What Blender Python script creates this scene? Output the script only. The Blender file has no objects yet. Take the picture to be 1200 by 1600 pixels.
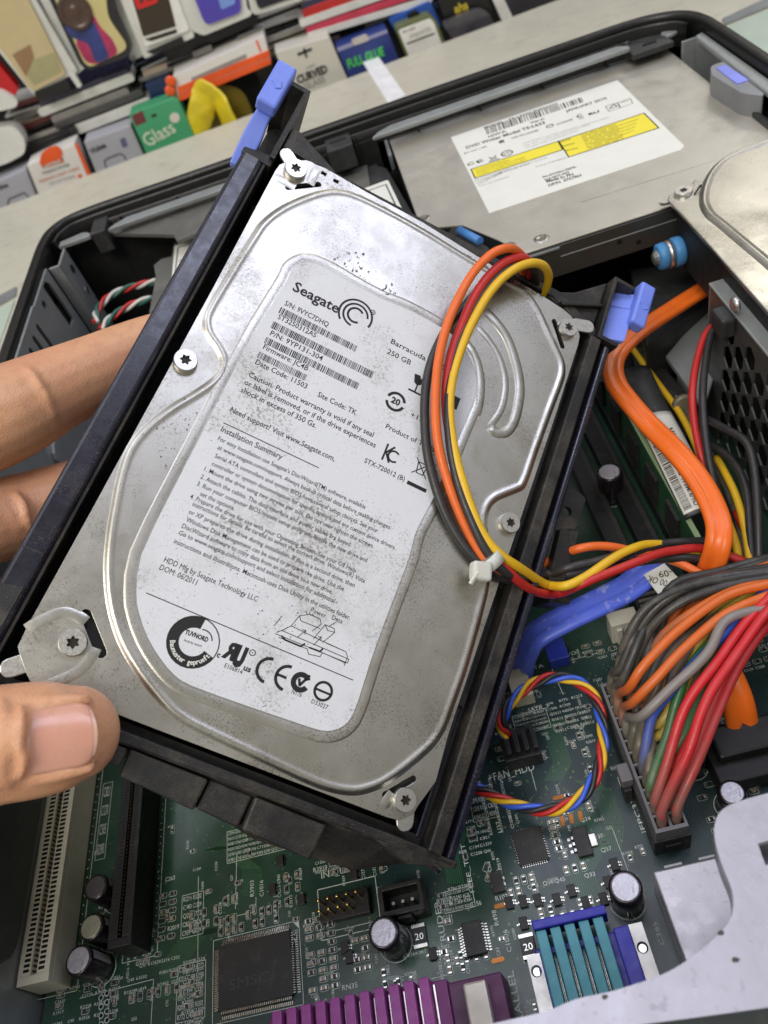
import bpy, bmesh, math, random
from mathutils import Vector, Matrix
from mathutils.geometry import tessellate_polygon
random.seed(7)
S = 0.001                                   # everything below is written in millimetres
sc = bpy.context.scene
COL = sc.collection

# ------------------------------------------------------------------ camera
F_PX = 1200.0
RX = Vector((0.95438063, -0.28001528, -0.10367768))   # world axes seen by the lens (right, down, forward)
RY = Vector((-0.13751712, -0.72039896, 0.67978995))
RZ = Vector((-0.26504087, -0.6345209, -0.72604171))
CAM = Vector((0, 0, 211.0))
RT = Matrix((RX, RY, RZ))                   # world = RT @ lens
cd = bpy.data.cameras.new('camera'); cam = bpy.data.objects.new('camera', cd); COL.objects.link(cam)
M3 = RT @ Matrix(((1, 0, 0), (0, -1, 0), (0, 0, -1)))
M4 = M3.to_4x4(); M4.translation = CAM * S
cam.matrix_world = M4
cd.sensor_fit = 'VERTICAL'; cd.sensor_height = 24.0; cd.lens = 18.0
cd.clip_start = 0.005; cd.clip_end = 20
cd.dof.use_dof = True; cd.dof.focus_distance = 0.19; cd.dof.aperture_fstop = 15
sc.camera = cam
sc.render.resolution_x = 768; sc.render.resolution_y = 1024

# ------------------------------------------------------------------ light: shop ceiling, plus added fill panels
w = bpy.data.worlds.new('World'); sc.world = w; w.use_nodes = True
bg = w.node_tree.nodes['Background']; bg.inputs[0].default_value = (1.0, 0.965, 0.885, 1); bg.inputs[1].default_value = 0.40

def lamp(name, loc, aim, sx, sy, power, col):
    l = bpy.data.lights.new(name, 'AREA'); l.shape = 'RECTANGLE'; l.size = sx; l.size_y = sy
    l.energy = power; l.color = col
    o = bpy.data.objects.new(name, l); COL.objects.link(o); o.location = loc
    d = Vector(aim) - Vector(loc); o.rotation_euler = d.to_track_quat('-Z', 'Y').to_euler()
    return o
lamp('ceiling_and_fill_light', (1.22, 0.30, 1.80), (0, 0.15, 0), 0.55, 0.9, 12, (0.70, 0.75, 1.0))
lamp('ceiling_and_fill_light', (-0.35, 0.65, 2.0), (0, 0.2, 0), 0.9, 1.5, 12, (0.82, 0.85, 1.0))
lamp('ceiling_and_fill_light', (-0.8, -1.0, 2.0), (0, 0.3, 0), 1.4, 0.9, 38, (1.0, 0.96, 0.88))  # added warm fill behind the camera, not a known ceiling panel
lamp('ceiling_and_fill_light', (1.25, 2.0, 1.75), (0.1, 0.2, 0), 0.6, 0.6, 8, (1.0, 0.96, 0.88))  # added unseen panel that brightens the second drive's lid
sc.view_settings.view_transform = 'Standard'; sc.view_settings.look = 'None'
sc.view_settings.exposure = -0.08; sc.view_settings.gamma = 1.0

# ------------------------------------------------------------------ geometry helpers (mm)
def ray(px, py): return RT @ Vector(((px - 600) / F_PX, (py - 800) / F_PX, 1.0))
def Pz(p, z): r = ray(*p); return CAM + r * ((z - CAM.z) / r.z)
def Py(p, y): r = ray(*p); return CAM + r * (y / r.y)
def Px(p, x): r = ray(*p); return CAM + r * (x / r.x)
HO = Vector((-99.2546, 93.4692, 97.7857))
HX = Vector((0.71267464, -0.29914899, -0.63451142)); HY = Vector((0.53857189, 0.8128993, 0.22166428)); HN = Vector((0.44948324, -0.49970452, 0.74044595))
HM = Matrix((HX, HY, HN)).transposed().to_4x4(); HM.translation = HO      # frame of the tilted drive
def PH(p, h=0.0):
    r = ray(*p); q = HO + HN * h; t = ((q - CAM) @ HN) / (r @ HN) if False else (q - CAM).dot(HN) / r.dot(HN)
    v = CAM + r * t - q; return Vector((v.dot(HX), v.dot(HY)))
def HW(x, y, h): return HM @ Vector((x, y, h))
def PHW(p, h): a = PH(p, h); return HW(a.x, a.y, h)
ID = Matrix.Identity(4)

class G:
    def __init__(s): s.v = []; s.f = []; s.s = []
    def add(s, vs, fs, sm=False, X=None):
        n = len(s.v); s.v += [(X @ Vector(v)) if X is not None else Vector(v) for v in vs]
        s.f += [[i + n for i in f] for f in fs]; s.s += [sm] * len(fs); return s
    def box(s, a, b, X=None):
        x0, y0, z0 = [min(p, q) for p, q in zip(a, b)]; x1, y1, z1 = [max(p, q) for p, q in zip(a, b)]
        return s.add([(x0,y0,z0),(x1,y0,z0),(x1,y1,z0),(x0,y1,z0),(x0,y0,z1),(x1,y0,z1),(x1,y1,z1),(x0,y1,z1)],
                     [(0,3,2,1),(4,5,6,7),(0,1,5,4),(1,2,6,5),(2,3,7,6),(3,0,4,7)], False, X)
    def prism(s, loops, z0, z1, X=None):
        if not isinstance(loops[0][0], (tuple, list, Vector)): loops = [loops]
        L = []
        for i, l in enumerate(loops):
            l = [(p[0], p[1]) for p in l]
            if (area(l) > 0) != (i == 0): l = l[::-1]
            L.append(l)
        flat = [p for l in L for p in l]; n = len(flat)
        tri = tessellate_polygon([[Vector((p[0], p[1], 0)) for p in l] for l in L])
        vs = [(p[0], p[1], z0) for p in flat] + [(p[0], p[1], z1) for p in flat]; fs = []
        for t in tri:
            a, b, c = t
            if (flat[b][0]-flat[a][0])*(flat[c][1]-flat[a][1]) - (flat[b][1]-flat[a][1])*(flat[c][0]-flat[a][0]) < 0: a, c = c, a
            fs += [(a + n, b + n, c + n), (c, b, a)]
        k = 0
        for l in L:
            m = len(l)
            for i in range(m):
                a, b = k + i, k + (i + 1) % m; fs.append((a, b, b + n, a + n))
            k += m
        return s.add(vs, fs, False, X)
    def sheet(s, loop, z, X=None):
        L = [Vector((p[0], p[1], 0)) for p in loop]; fs = []
        for a, b, c in tessellate_polygon([L]):
            if (L[b]-L[a]).cross(L[c]-L[a]).z < 0: a, c = c, a
            fs.append((a, b, c))
        return s.add([(p[0], p[1], z) for p in loop], fs, False, X)
    def tube(s, pts, r, n=10, X=None, sx=1.0, closed=False):
        pts = [Vector(p) for p in pts]; m = len(pts); vs = []; fs = []
        up = None
        for i, p in enumerate(pts):
            t = (pts[min(i+1, m-1)] - pts[max(i-1, 0)]).normalized()
            if up is None:
                up = Vector((0, 0, 1)) if abs(t.z) < .9 else Vector((1, 0, 0))
            up = (up - t * up.dot(t)).normalized(); sd = t.cross(up)
            rr = r[i] if isinstance(r, (list, tuple)) else r
            for k in range(n):
                a = 2*math.pi*k/n; vs.append(p + sd * (math.cos(a)*rr*sx) + up * (math.sin(a)*rr))
        for i in range(m-1):
            for k in range(n): fs.append((i*n+k, i*n+(k+1) % n, (i+1)*n+(k+1) % n, (i+1)*n+k))
        fs.append(list(range(n))[::-1]); fs.append([(m-1)*n+k for k in range(n)])
        n0 = len(s.f); s.add(vs, fs, True, X); s.s[-1] = s.s[-2] = False; return s
    def lathe(s, prof, n=20, X=None, sm=True):
        vs = []; fs = []
        for r, h in prof:
            for k in range(n): a = 2*math.pi*k/n; vs.append((r*math.cos(a), r*math.sin(a), h))
        for i in range(len(prof)-1):
            for k in range(n): fs.append((i*n+k, i*n+(k+1) % n, (i+1)*n+(k+1) % n, (i+1)*n+k))
        fs.append(list(range(n))[::-1]); fs.append([(len(prof)-1)*n+k for k in range(n)])
        s.add(vs, fs, sm, X); s.s[-1] = s.s[-2] = False; return s
    def bead(s, path, wd, h, z=0.0, X=None, closed=False, prof=None):
        prof = prof or [(-1, 0), (-.75, .62), (-.35, .94), (0, 1), (.35, .94), (.75, .62), (1, 0)]
        m = len(path); vs = []; fs = []; k = len(prof)
        for i in range(m):
            a = path[(i-1) % m] if closed else path[max(i-1, 0)]; b = path[(i+1) % m] if closed else path[min(i+1, m-1)]
            d = Vector((b[0]-a[0], b[1]-a[1])); d.normalize(); nx, ny = -d.y, d.x
            e = 1.0 if closed else min(1.0, .15 + min(i, m-1-i)/3.0)
            for u, hh in prof: vs.append((path[i][0]+nx*u*wd, path[i][1]+ny*u*wd, z+hh*h*e))
        for i in range(m if closed else m-1):
            j = (i+1) % m
            for q in range(k-1): fs.append((i*k+q+1, i*k+q, j*k+q, j*k+q+1))
        return s.add(vs, fs, True, X)

from mathutils import noise as mnoise
def wobble(pts, amp=.4, sc_=.07, seed=0.0):
    out = []
    for p in pts: out.append(p+mnoise.noise_vector(p*sc_+Vector((seed, seed*1.7, -seed)))*amp)
    return out
def area(l): return sum(l[i-1][0]*l[i][1] - l[i][0]*l[i-1][1] for i in range(len(l))) / 2
def smooth_path(pts, n=6, closed=False):
    pts = [Vector(p) for p in pts]; m = len(pts); out = []
    for i in range(m if closed else m-1):
        p0 = pts[(i-1) % m] if closed else pts[max(i-1, 0)]; p1 = pts[i]; p2 = pts[(i+1) % m]
        p3 = pts[(i+2) % m] if closed else pts[min(i+2, m-1)]
        for k in range(n):
            t = k/n
            out.append(.5*((2*p1)+(p2-p0)*t+(2*p0-5*p1+4*p2-p3)*t*t+(3*p1-p0-3*p2+p3)*t**3))
    if not closed: out.append(pts[-1])
    return out
def offset(poly, d):
    m = len(poly); out = []
    sg = 1 if area(poly) > 0 else -1
    for i in range(m):
        a, b = poly[i-1], poly[(i+1) % m]; t = Vector((b[0]-a[0], b[1]-a[1])); t.normalize()
        out.append(Vector((poly[i][0]+t.y*d*sg, poly[i][1]-t.x*d*sg)))
    return out
def circle(c, r, n=20, a0=0, a1=2*math.pi, end=False):
    return [(c[0]+r*math.cos(a0+(a1-a0)*i/(n-1 if end else n)), c[1]+r*math.sin(a0+(a1-a0)*i/(n-1 if end else n))) for i in range(n)]
def capsule2(a, b, r, n=7):
    a, b = Vector(a[:2]), Vector(b[:2]); d = b-a; t = math.atan2(d.y, d.x)
    return circle(b, r, n, t-math.pi/2, t+math.pi/2, True) + circle(a, r, n, t+math.pi/2, t+1.5*math.pi, True)
def rrect(x0, y0, x1, y1, r, n=5):
    o = []
    for cx, cy, a in ((x1-r, y0+r, -90), (x1-r, y1-r, 0), (x0+r, y1-r, 90), (x0+r, y0+r, 180)):
        o += circle((cx, cy), r, n, math.radians(a), math.radians(a+90), True)
    return o
def rpoly(pts, r, n=4):
    """polygon with every corner rounded by about r"""
    out = []; m = len(pts)
    for i in range(m):
        p = Vector(pts[i][:2]); a = Vector(pts[i-1][:2]); b = Vector(pts[(i+1) % m][:2])
        ra = min(r, (a-p).length*.45); rb = min(r, (b-p).length*.45)
        A = p+(a-p).normalized()*ra; B = p+(b-p).normalized()*rb
        for k in range(n+1):
            t = k/n; out.append(A*(1-t)**2+p*2*t*(1-t)+B*t*t)
    return out

WM = {}
def link(o, parent, Mw):
    """place o so that its world matrix (mm) is Mw"""
    COL.objects.link(o); WM[o] = Mw
    L = Mw
    if parent is not None:
        o.parent = parent; L = WM[parent].inverted() @ Mw
    L = L.copy(); L.translation = L.translation * S
    o.matrix_basis = L
    return o
def thing(name, label, cat, base, group=None, rot=None):
    o = bpy.data.objects.new(name, None); o.empty_display_size = .005
    Mw = (rot or ID).copy(); Mw.translation = Vector(base)
    link(o, None, Mw); return tag(o, label, cat, group)
def tag(o, label, cat, group=None):
    o['label'] = label; o['category'] = cat
    if group: o['group'] = group
    return o
def make(name, g, mat, parent=None, bevel=0, kind=None, seg=2, rot=None):
    """g holds world millimetres; one mesh object"""
    R = (WM[parent] if parent is not None else (rot or ID)).to_3x3()
    Ri = R.transposed()
    loc = [Ri @ v for v in g.v]
    if not loc: return None
    lo = Vector([min(v[i] for v in loc) for i in range(3)]); hi = Vector([max(v[i] for v in loc) for i in range(3)])
    c = (lo+hi)/2; c.z = lo.z
    me = bpy.data.meshes.new(name)
    me.from_pydata([(v-c)*S for v in loc], [], g.f)
    me.polygons.foreach_set('use_smooth', g.s)
    me.update()
    o = bpy.data.objects.new(name, me)
    for m in (mat if isinstance(mat, (list, tuple)) else [mat]): me.materials.append(m)
    Mw = R.to_4x4(); Mw.translation = R @ c
    link(o, parent, Mw)
    if bevel:
        b = o.modifiers.new('bevel', 'BEVEL'); b.width = bevel*S; b.segments = seg; b.limit_method = 'ANGLE'; b.angle_limit = .6
        b.harden_normals = False
    if kind: o['kind'] = kind
    return o

# ------------------------------------------------------------------ lettering
_tc = {}
def glyphs(s, bold=0.0):
    k = (s, bold)
    if k not in _tc:
        c = bpy.data.curves.new('t', 'FONT'); c.body = s; c.size = 1; c.resolution_u = 2; c.offset = bold; c.fill_mode = 'FRONT'
        o = bpy.data.objects.new('t', c); me = bpy.data.meshes.new_from_object(o)
        vs = [(v.co.x, v.co.y) for v in me.vertices]; fs = [list(p.vertices) for p in me.polygons]
        bpy.data.objects.remove(o); bpy.data.curves.remove(c); bpy.data.meshes.remove(me)
        _tc[k] = (vs, fs, max([v[0] for v in vs] or [1]), min([v[0] for v in vs] or [0]))
    return _tc[k]
CAPH = 0.70
def text(g, s, p0, p1, h, z=0.0, X=None, bold=0.0, flip=False):
    """lettering from p0 to p1 (baseline) with capital height h, facing +z of X"""
    vs, fs, w1, w0 = glyphs(s, bold); p0 = Vector(p0[:2]); d = Vector(p1[:2])-p0; L = d.length; d.normalize(); n = Vector((-d.y, d.x))
    if flip: n = -n
    out = []
    for x, y in vs:
        q = p0 + d*((x-w0)/max(w1-w0, 1e-6)*L) + n*(y/CAPH*h); out.append((q.x, q.y, z))
    g.add(out, fs, False, X)
def stroke(g, pts, wd, z=0.0, X=None, closed=False):
    pts = [Vector(p[:2]) for p in pts]; m = len(pts)
    for i in range(m if closed else m-1):
        a, b = pts[i], pts[(i+1) % m]; d = (b-a)
        if d.length < 1e-6: continue
        d.normalize(); n = Vector((-d.y, d.x))*wd/2; a = a-d*wd*.3; b = b+d*wd*.3
        g.add([(*(a-n), z), (*(b-n), z), (*(b+n), z), (*(a+n), z)], [(0, 1, 2, 3)], False, X)
def ring(g, c, r0, r1, z=0.0, X=None, a0=0, a1=2*math.pi, n=28):
    A = circle(c, r0, n, a0, a1, True); B = circle(c, r1, n, a0, a1, True)
    g.add([(*p, z) for p in A]+[(*p, z) for p in B], [(i, n+i, n+i+1, i+1) for i in range(n-1)], False, X)
def quadpx(g, pts, z=0.0, X=None): g.add([(p[0], p[1], z) for p in pts], [tuple(range(len(pts)))], False, X)
def barcode(g, TL, TR, BR, BL, n=70, z=0.0, X=None, seed=1):
    rnd = random.Random(seed); t = 0; u = []
    while t < n:
        b = rnd.choice((1, 1, 2)); u.append((t, t+b)); t += b+rnd.choice((1, 1, 2))
    N = u[-1][1]; TL, TR, BR, BL = [Vector(p[:2]) for p in (TL, TR, BR, BL)]
    for a, b in u:
        a /= N; b /= N
        q = [TL.lerp(TR, a), BL.lerp(BR, a), BL.lerp(BR, b), TL.lerp(TR, b)]
        quadpx(g, q, z, X)

# ------------------------------------------------------------------ materials
def lin(c):
    return tuple(((x/255)/12.92 if x/255 <= .04045 else ((x/255+.055)/1.055)**2.4) for x in c)
def mat(name, c, rough=.5, metal=0.0, var=.12, vscale=60, bump=0.0, bscale=1500, spec=.5, dust=0.0, dustc=(150, 140, 120), dscale=180, dthr=.55,
        speck=0.0, spc=(40, 36, 30), spscale=900, sss=0.0, coat=0.0, rvar=.1, trans=0.0, alpha=1.0, grain=None, extra=None):
    m = bpy.data.materials.new(name); m.use_nodes = True; nt = m.node_tree; N = nt.nodes; L = nt.links
    b = N['Principled BSDF']; tc = N.new('ShaderNodeTexCoord')
    base = lin(c) if max(c) > 1.001 else c
    def noise(sc_, det=3.0, rg=.6):
        n = N.new('ShaderNodeTexNoise'); n.inputs['Scale'].default_value = sc_; n.inputs['Detail'].default_value = det; n.inputs['Roughness'].default_value = rg
        L.new(tc.outputs['Object'], n.inputs['Vector']); return n
    def mix(f, a, bcol):
        x = N.new('ShaderNodeMix'); x.data_type = 'RGBA'
        if hasattr(f, 'node'): L.new(f, x.inputs[0])
        else: x.inputs[0].default_value = f
        for i, v in ((6, a), (7, bcol)):
            if hasattr(v, 'node'): L.new(v, x.inputs[i])
            else: x.inputs[i].default_value = (*v, 1)
        return x.outputs[2]
    def ramp(src, lo, hi, a=0.0, bb=1.0):
        r = N.new('ShaderNodeMapRange'); r.inputs[1].default_value = lo; r.inputs[2].default_value = hi; r.inputs[3].default_value = a; r.inputs[4].default_value = bb
        L.new(src, r.inputs[0]); return r.outputs[0]
    n1 = noise(vscale, 4)
    col = mix(ramp(n1.outputs[0], .3, .7), tuple(x*(1-var) for x in base), tuple(min(1, x*(1+var)) for x in base))
    if dust:
        n2 = noise(dscale, 6, .7); col = mix(ramp(n2.outputs[0], dthr, dthr+.2, 0, dust), col, lin(dustc))
    if speck:
        n3 = noise(spscale, 2, .5); n4 = noise(spscale/22, 2)
        mm = N.new('ShaderNodeMath'); mm.operation = 'MULTIPLY'; L.new(ramp(n3.outputs[0], .61, .67), mm.inputs[0]); L.new(ramp(n4.outputs[0], .42, .62, .05, 1), mm.inputs[1])
        m2 = N.new('ShaderNodeMath'); m2.operation = 'MULTIPLY'; m2.inputs[1].default_value = speck; L.new(mm.outputs[0], m2.inputs[0])
        col = mix(m2.outputs[0], col, lin(spc))
    L.new(col, b.inputs['Base Color'])
    rr = ramp(noise(vscale*3, 3).outputs[0], .3, .7, max(.02, rough-rvar), min(1, rough+rvar)); L.new(rr, b.inputs['Roughness'])
    b.inputs['Metallic'].default_value = metal; b.inputs['Specular IOR Level'].default_value = spec
    if coat: b.inputs['Coat Weight'].default_value = coat; b.inputs['Coat Roughness'].default_value = .15
    if sss:
        b.inputs['Subsurface Weight'].default_value = sss; b.inputs['Subsurface Radius'].default_value = (.0035, .0014, .0008); b.inputs['Subsurface Scale'].default_value = 1.0
    if trans: b.inputs['Transmission Weight'].default_value = trans
    if alpha < 1: b.inputs['Alpha'].default_value = alpha
    if bump:
        nb = noise(bscale, 3); bp = N.new('ShaderNodeBump'); bp.inputs['Strength'].default_value = bump; bp.inputs['Distance'].default_value = .0004
        L.new(nb.outputs[0], bp.inputs['Height']); L.new(bp.outputs[0], b.inputs['Normal'])
    if extra: extra(m, N, L, b, tc, noise, mix, ramp, col)
    return m
def smudge(strength, color, big=24, fine=900, lo=.5, hi=.64, rough=None):
    def fx(m, N, L, b, tc, noise, mix, ramp, col):
        a = N.new('ShaderNodeMath'); a.operation = 'MULTIPLY'; L.new(ramp(noise(big, 4, .6).outputs[0], lo, hi), a.inputs[0]); L.new(ramp(noise(fine, 5, .75).outputs[0], .40, .60, .1, strength), a.inputs[1])
        c2 = mix(a.outputs[0], col, lin(color))
        d = N.new('ShaderNodeMath'); d.operation = 'MULTIPLY'; L.new(ramp(noise(big*1.9, 3, .6).outputs[0], .5, .62), d.inputs[0]); L.new(ramp(noise(fine*1.7, 3, .8).outputs[0], .53, .6, 0, strength), d.inputs[1])
        L.new(mix(d.outputs[0], c2, lin(tuple(x*.6 for x in color))), b.inputs['Base Color'])
        if rough: L.new(ramp(noise(45, 5, .7).outputs[0], .35, .7, *rough), b.inputs['Roughness'])
    return fx
_mc = {}
def plain(c, rough=.5, metal=0.0, **k):
    key = (tuple(c), rough, metal, tuple(sorted(k.items())))
    if key not in _mc: _mc[key] = mat('paint_%d_%d_%d' % tuple(int(x) for x in c), c, rough, metal, **k)
    return _mc[key]
# ------------------------------------------------------------------ materials in use
M_STEEL = mat('lid_steel', (190, 187, 178), .33, 1.0, var=.03, vscale=25, bump=.07, bscale=2800, speck=.55, spc=(70, 62, 48), spscale=2600, rvar=.05, extra=smudge(.5, (112, 100, 78), 26, 1100, .515, .68, (.27, .47)))
M_STEEL2 = mat('bright_steel', (176, 173, 168), .36, 1.0, var=.05, bump=.05, bscale=2000)
M_GALV = mat('galvanised_steel', (150, 154, 154), .42, .4, var=.10, vscale=90, bump=.06, bscale=900, dust=.35, dustc=(120, 115, 100))
M_DARKSTEEL = mat('shadow_steel', (70, 76, 80), .5, .7, var=.15, vscale=60, dust=.3)
M_SCREW = mat('screw_zinc', (205, 203, 198), .33, .9, var=.05, vscale=600, speck=.2, spscale=2500)
M_BLACK = mat('black_plastic', (30, 29, 29), .42, 0, var=.2, vscale=300, bump=.35, bscale=3600, spec=.4, speck=.25, spc=(150, 142, 125), spscale=3600, extra=smudge(.38, (112, 103, 88), 40, 1500, .46, .62))
M_RAIL = mat('rail_plastic', (22, 22, 38), .30, 0, var=.25, vscale=120, bump=.05, bscale=2500, dust=.16, dustc=(120, 110, 95), dscale=70, dthr=.56, speck=.25, spc=(160, 150, 130), spscale=2800, coat=.2)  # blue sheen of the lamps put into the black plastic's base colour
M_RIM = mat('bezel_plastic', (20, 20, 19), .36, 0, var=.15, vscale=200, bump=.06, bscale=3000, dust=.07, dustc=(105, 98, 84), dscale=120)
M_BLACKMAT = mat('black_matte', (18, 18, 18), .6, 0, var=.2, vscale=200, dust=.15, dustc=(90, 84, 72))
M_GREYPL = mat('grey_plastic', (92, 92, 88), .5, 0, var=.1, vscale=90, bump=.05, bscale=1500, dust=.35, dustc=(130, 122, 104), dscale=90)
M_DKGREY = mat('dark_grey_plastic', (48, 49, 50), .5, 0, var=.15, vscale=120, dust=.25, dustc=(110, 102, 88))
M_BLUE = mat('blue_plastic', (110, 132, 224), .38, 0, var=.06, vscale=120, sss=.08, coat=.1, dust=.10, dustc=(150, 150, 160))
M_RUBBER = mat('blue_rubber', (70, 135, 190), .5, 0, var=.08, vscale=200)
M_WHITEPAINT = mat('white_paint', (172, 170, 182), .32, .25, var=.05, vscale=60, bump=.12, bscale=500, speck=.2, spscale=500, dust=.3, dustc=(140, 136, 146), dscale=70, dthr=.5)
M_PAPER = mat('label_paper', (212, 214, 218), .5, 0, var=.02, vscale=120, bump=.12, bscale=1600, speck=.4, spc=(110, 102, 84), spscale=2400, extra=smudge(.6, (128, 118, 94), 22, 800, .515, .67))
M_PAPERCLEAN = mat('sticker_paper', (222, 222, 214), .5, 0, var=.03, vscale=100, bump=.04)
M_INK = mat('black_ink', (20, 19, 19), .6, 0, var=.25, vscale=900, bump=0)
M_INKGREY = mat('grey_ink', (120, 120, 118), .6, 0)
M_YELLOW = mat('yellow_print', (232, 216, 62), .5, 0, var=.04)
M_NICKEL = mat('nickel_pin', (200, 198, 190), .25, 1.0, var=.05)
M_GOLD = mat('gold_pin', (196, 164, 86), .3, 1.0, var=.05)
M_HOLE = mat('dark_gap', (8, 8, 9), .7, 0, var=.1)
M_TIE = mat('nylon_tie', (225, 225, 215), .35, 0, var=.03, sss=.3, trans=.25)
def settled(m, N, L, b, tc, noise, mix, ramp, col):
    sp = N.new('ShaderNodeSeparateXYZ'); L.new(tc.outputs['Object'], sp.inputs[0])          # grey dust caked on the plug end
    a = N.new('ShaderNodeMath'); a.operation = 'MULTIPLY'; L.new(ramp(sp.outputs[2], .006, .020, 1, 0), a.inputs[0]); L.new(ramp(noise(300, 4).outputs[0], .3, .5, .2, .9), a.inputs[1])
    L.new(mix(a.outputs[0], col, lin((112, 106, 94))), b.inputs['Base Color'])
def wire_mat(n, c, dust=.0): return mat(n, c, .42, 0, var=.06, vscale=250, bump=.05, bscale=1200, dust=dust*.6, dustc=(118, 110, 94), dscale=240, dthr=.5, extra=settled if dust > .2 else None)
W_OR = wire_mat('wire_orange', (222, 104, 40)); W_RD = wire_mat('wire_red', (186, 44, 42)); W_BK = wire_mat('wire_black', (46, 45, 46), .15); W_YE = wire_mat('wire_yellow', (222, 178, 38))
W_ORD = wire_mat('wire_orange_dusty', (206, 100, 38), .35); W_RDD = wire_mat('wire_red_dusty', (196, 40, 46), .30); W_BKD = wire_mat('wire_black_dusty', (50, 49, 49), .5); W_YED = wire_mat('wire_yellow_dusty', (190, 160, 50), .4)
W_GY = wire_mat('wire_grey', (130, 124, 120), .3); W_BL = wire_mat('wire_blue', (52, 88, 190), .3); W_GN = wire_mat('wire_green', (44, 110, 58), .35); W_PU = wire_mat('wire_purple', (98, 80, 120), .4); W_BR = wire_mat('wire_brown', (92, 76, 60), .5)
W_WH = wire_mat('wire_white', (205, 202, 195)); W_DG = wire_mat('wire_darkgreen', (44, 96, 84))
M_SATAO = mat('orange_cable', (232, 108, 32), .36, 0, var=.05, vscale=120, bump=.04, bscale=700)
M_SATAB = mat('blue_cable', (88, 110, 226), .35, 0, var=.08, vscale=150, bump=.05, bscale=900, speck=.9, spc=(200, 206, 222), spscale=420)

# ------------------------------------------------------------------ the counter
def streaks(m, N, L, b, tc, noise, mix, ramp, col):
    mp = N.new('ShaderNodeMapping'); mp.inputs['Scale'].default_value = (1, 2.4, 1); L.new(tc.outputs['Object'], mp.inputs[0])
    n = N.new('ShaderNodeTexNoise'); n.inputs['Scale'].default_value = 55; n.inputs['Detail'].default_value = 7; n.inputs['Roughness'].default_value = .72; n.inputs['Distortion'].default_value = .8
    L.new(mp.outputs[0], n.inputs['Vector'])
    c2 = mix(ramp(n.outputs[0], .52, .74, 0, .5), col, lin((138, 133, 118))); L.new(c2, b.inputs['Base Color'])
M_COUNTER = mat('counter_laminate', (198, 194, 176), .38, 0, var=.05, vscale=14, bump=.02, bscale=600, extra=streaks)
ZC = -18.0
a = Pz((0, 325), ZC); b_ = Pz((870, 0), ZC); d = (b_-a).normalized()
e0 = a-d*500; e1 = b_+d*500
o = make('counter', G().prism([(e0.x, e0.y), (e1.x, e1.y), (1000, -260), (-900, -260)], ZC-22, ZC), M_COUNTER, bevel=1.0)
o['kind'] = 'structure'
t = G()
for side in (((-260, 610), (27, 450), (26, 464), (-260, 628)), ((1128, 33), (1330, -62), (1330, -40), (1133, 41))):
    t.prism([Pz(p, ZC)[:2] for p in side], ZC+.2, ZC+1.6)
o = make('counter_joint_trim', t, M_GALV, bevel=.3); o['kind'] = 'structure'
u1 = Pz((1136, 44), ZC); u2 = Pz((1330, -36), ZC); dd = (u2-u1).normalized(); v1 = Pz((24, 470), ZC); v2 = Pz((-260, 640), ZC); de = (v2-v1).normalized()
t = G(); t.prism([(u1.x, u1.y), (u1.x+dd.x*600, u1.y+dd.y*600), (u1.x+dd.x*600, u1.y-420), (u1.x, u1.y-420)], ZC+.2, ZC+1.2)
t.prism([(v1.x, v1.y), (v1.x+de.x*600, v1.y+de.y*600), (v1.x+de.x*600, v1.y-500), (v1.x, v1.y-500)], ZC+.2, ZC+1.2)
o = make('counter_glass_panel', t, mat('counter_glass', (192, 206, 190), .15, 0, var=.05, coat=.5), bevel=.3); o['kind'] = 'structure'
g = G().prism([Pz(p, ZC)[:2] for p in ((567, 98), (592, 90), (634, 150), (606, 161))], ZC+.15, ZC+.5)
tag(make('paper_strip', g, plain((240, 240, 240), .5)), 'blank white paper strip lying on the counter behind the black bezel', 'paper')

# ------------------------------------------------------------------ the open computer case
case = thing('computer_case', 'open black desktop computer case lying flat with its lid removed', 'computer case', (0, 200, ZC))
rimpath = [(-155.6, 12), (-155.8, 120), (-155.9, 240), (-156, 310), (-156, 330), (-156, 339), (-155.95, 346.5), (-155.4, 354.5), (-153.6, 363), (-148.6, 370), (-141, 374), (-129, 375.3), (-115, 375.3), (-80, 374.6), (-20, 374.2), (40, 373.6), (90, 372.4), (112, 372.0), (126, 371.6), (137, 369.6), (146.5, 364.6), (152, 357), (154.4, 347), (154.8, 338), (155, 325), (155, 300), (155.2, 200), (155.2, 12)]
def sweep(g, path, prof, sm=False):
    m = len(path); k = len(prof); vs = []; fs = []
    for i in range(m):
        a = Vector(path[max(i-1, 0)][:2]); b = Vector(path[min(i+1, m-1)][:2]); d = (b-a).normalized(); n = Vector((d.y, -d.x))
        for u, z in prof: vs.append((path[i][0]+n.x*u, path[i][1]+n.y*u, z))
    for i in range(m-1):
        for q in range(k-1): fs.append((i*k+q, i*k+q+1, (i+1)*k+q+1, (i+1)*k+q))
    fs.append(list(range(k))); fs.append([(m-1)*k+q for q in range(k)][::-1])
    g.add(vs, fs, sm)
rp = smooth_path([(*p, 0) for p in rimpath], 4)
g = G(); sweep(g, rp, [(0, ZC), (0, 70.5), (.35, 73), (1.2, 74.6), (2.4, 75), (4.6, 75), (5.3, 74.5), (5.6, 73.4), (5.6, 60), (3.0, 58), (3.0, ZC)], True)
make('bezel_rim', g, M_RIM, case)
fp = [p for p in rp if p.y > 352]
g = G(); sweep(g, fp, [(6.6, 63), (6.6, 72.2), (7.0, 72.9), (7.8, 72.9), (8.2, 72.2), (8.2, 63)], True)
make('bezel_inner_rib', g, M_RIM, case)
g = G(); sweep(g, [p for p in fp if -130 < p.x < 128], [(9.6, 63), (9.6, 69.6), (10.2, 70), (10.8, 69.6), (10.8, 63)], True)
for i in range(9):
    x = -118+i*29; g.box((x, 359, 63), (x+.8, 367, 69.5))
make('bezel_inner_rib', g, M_RIM, case)
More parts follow.
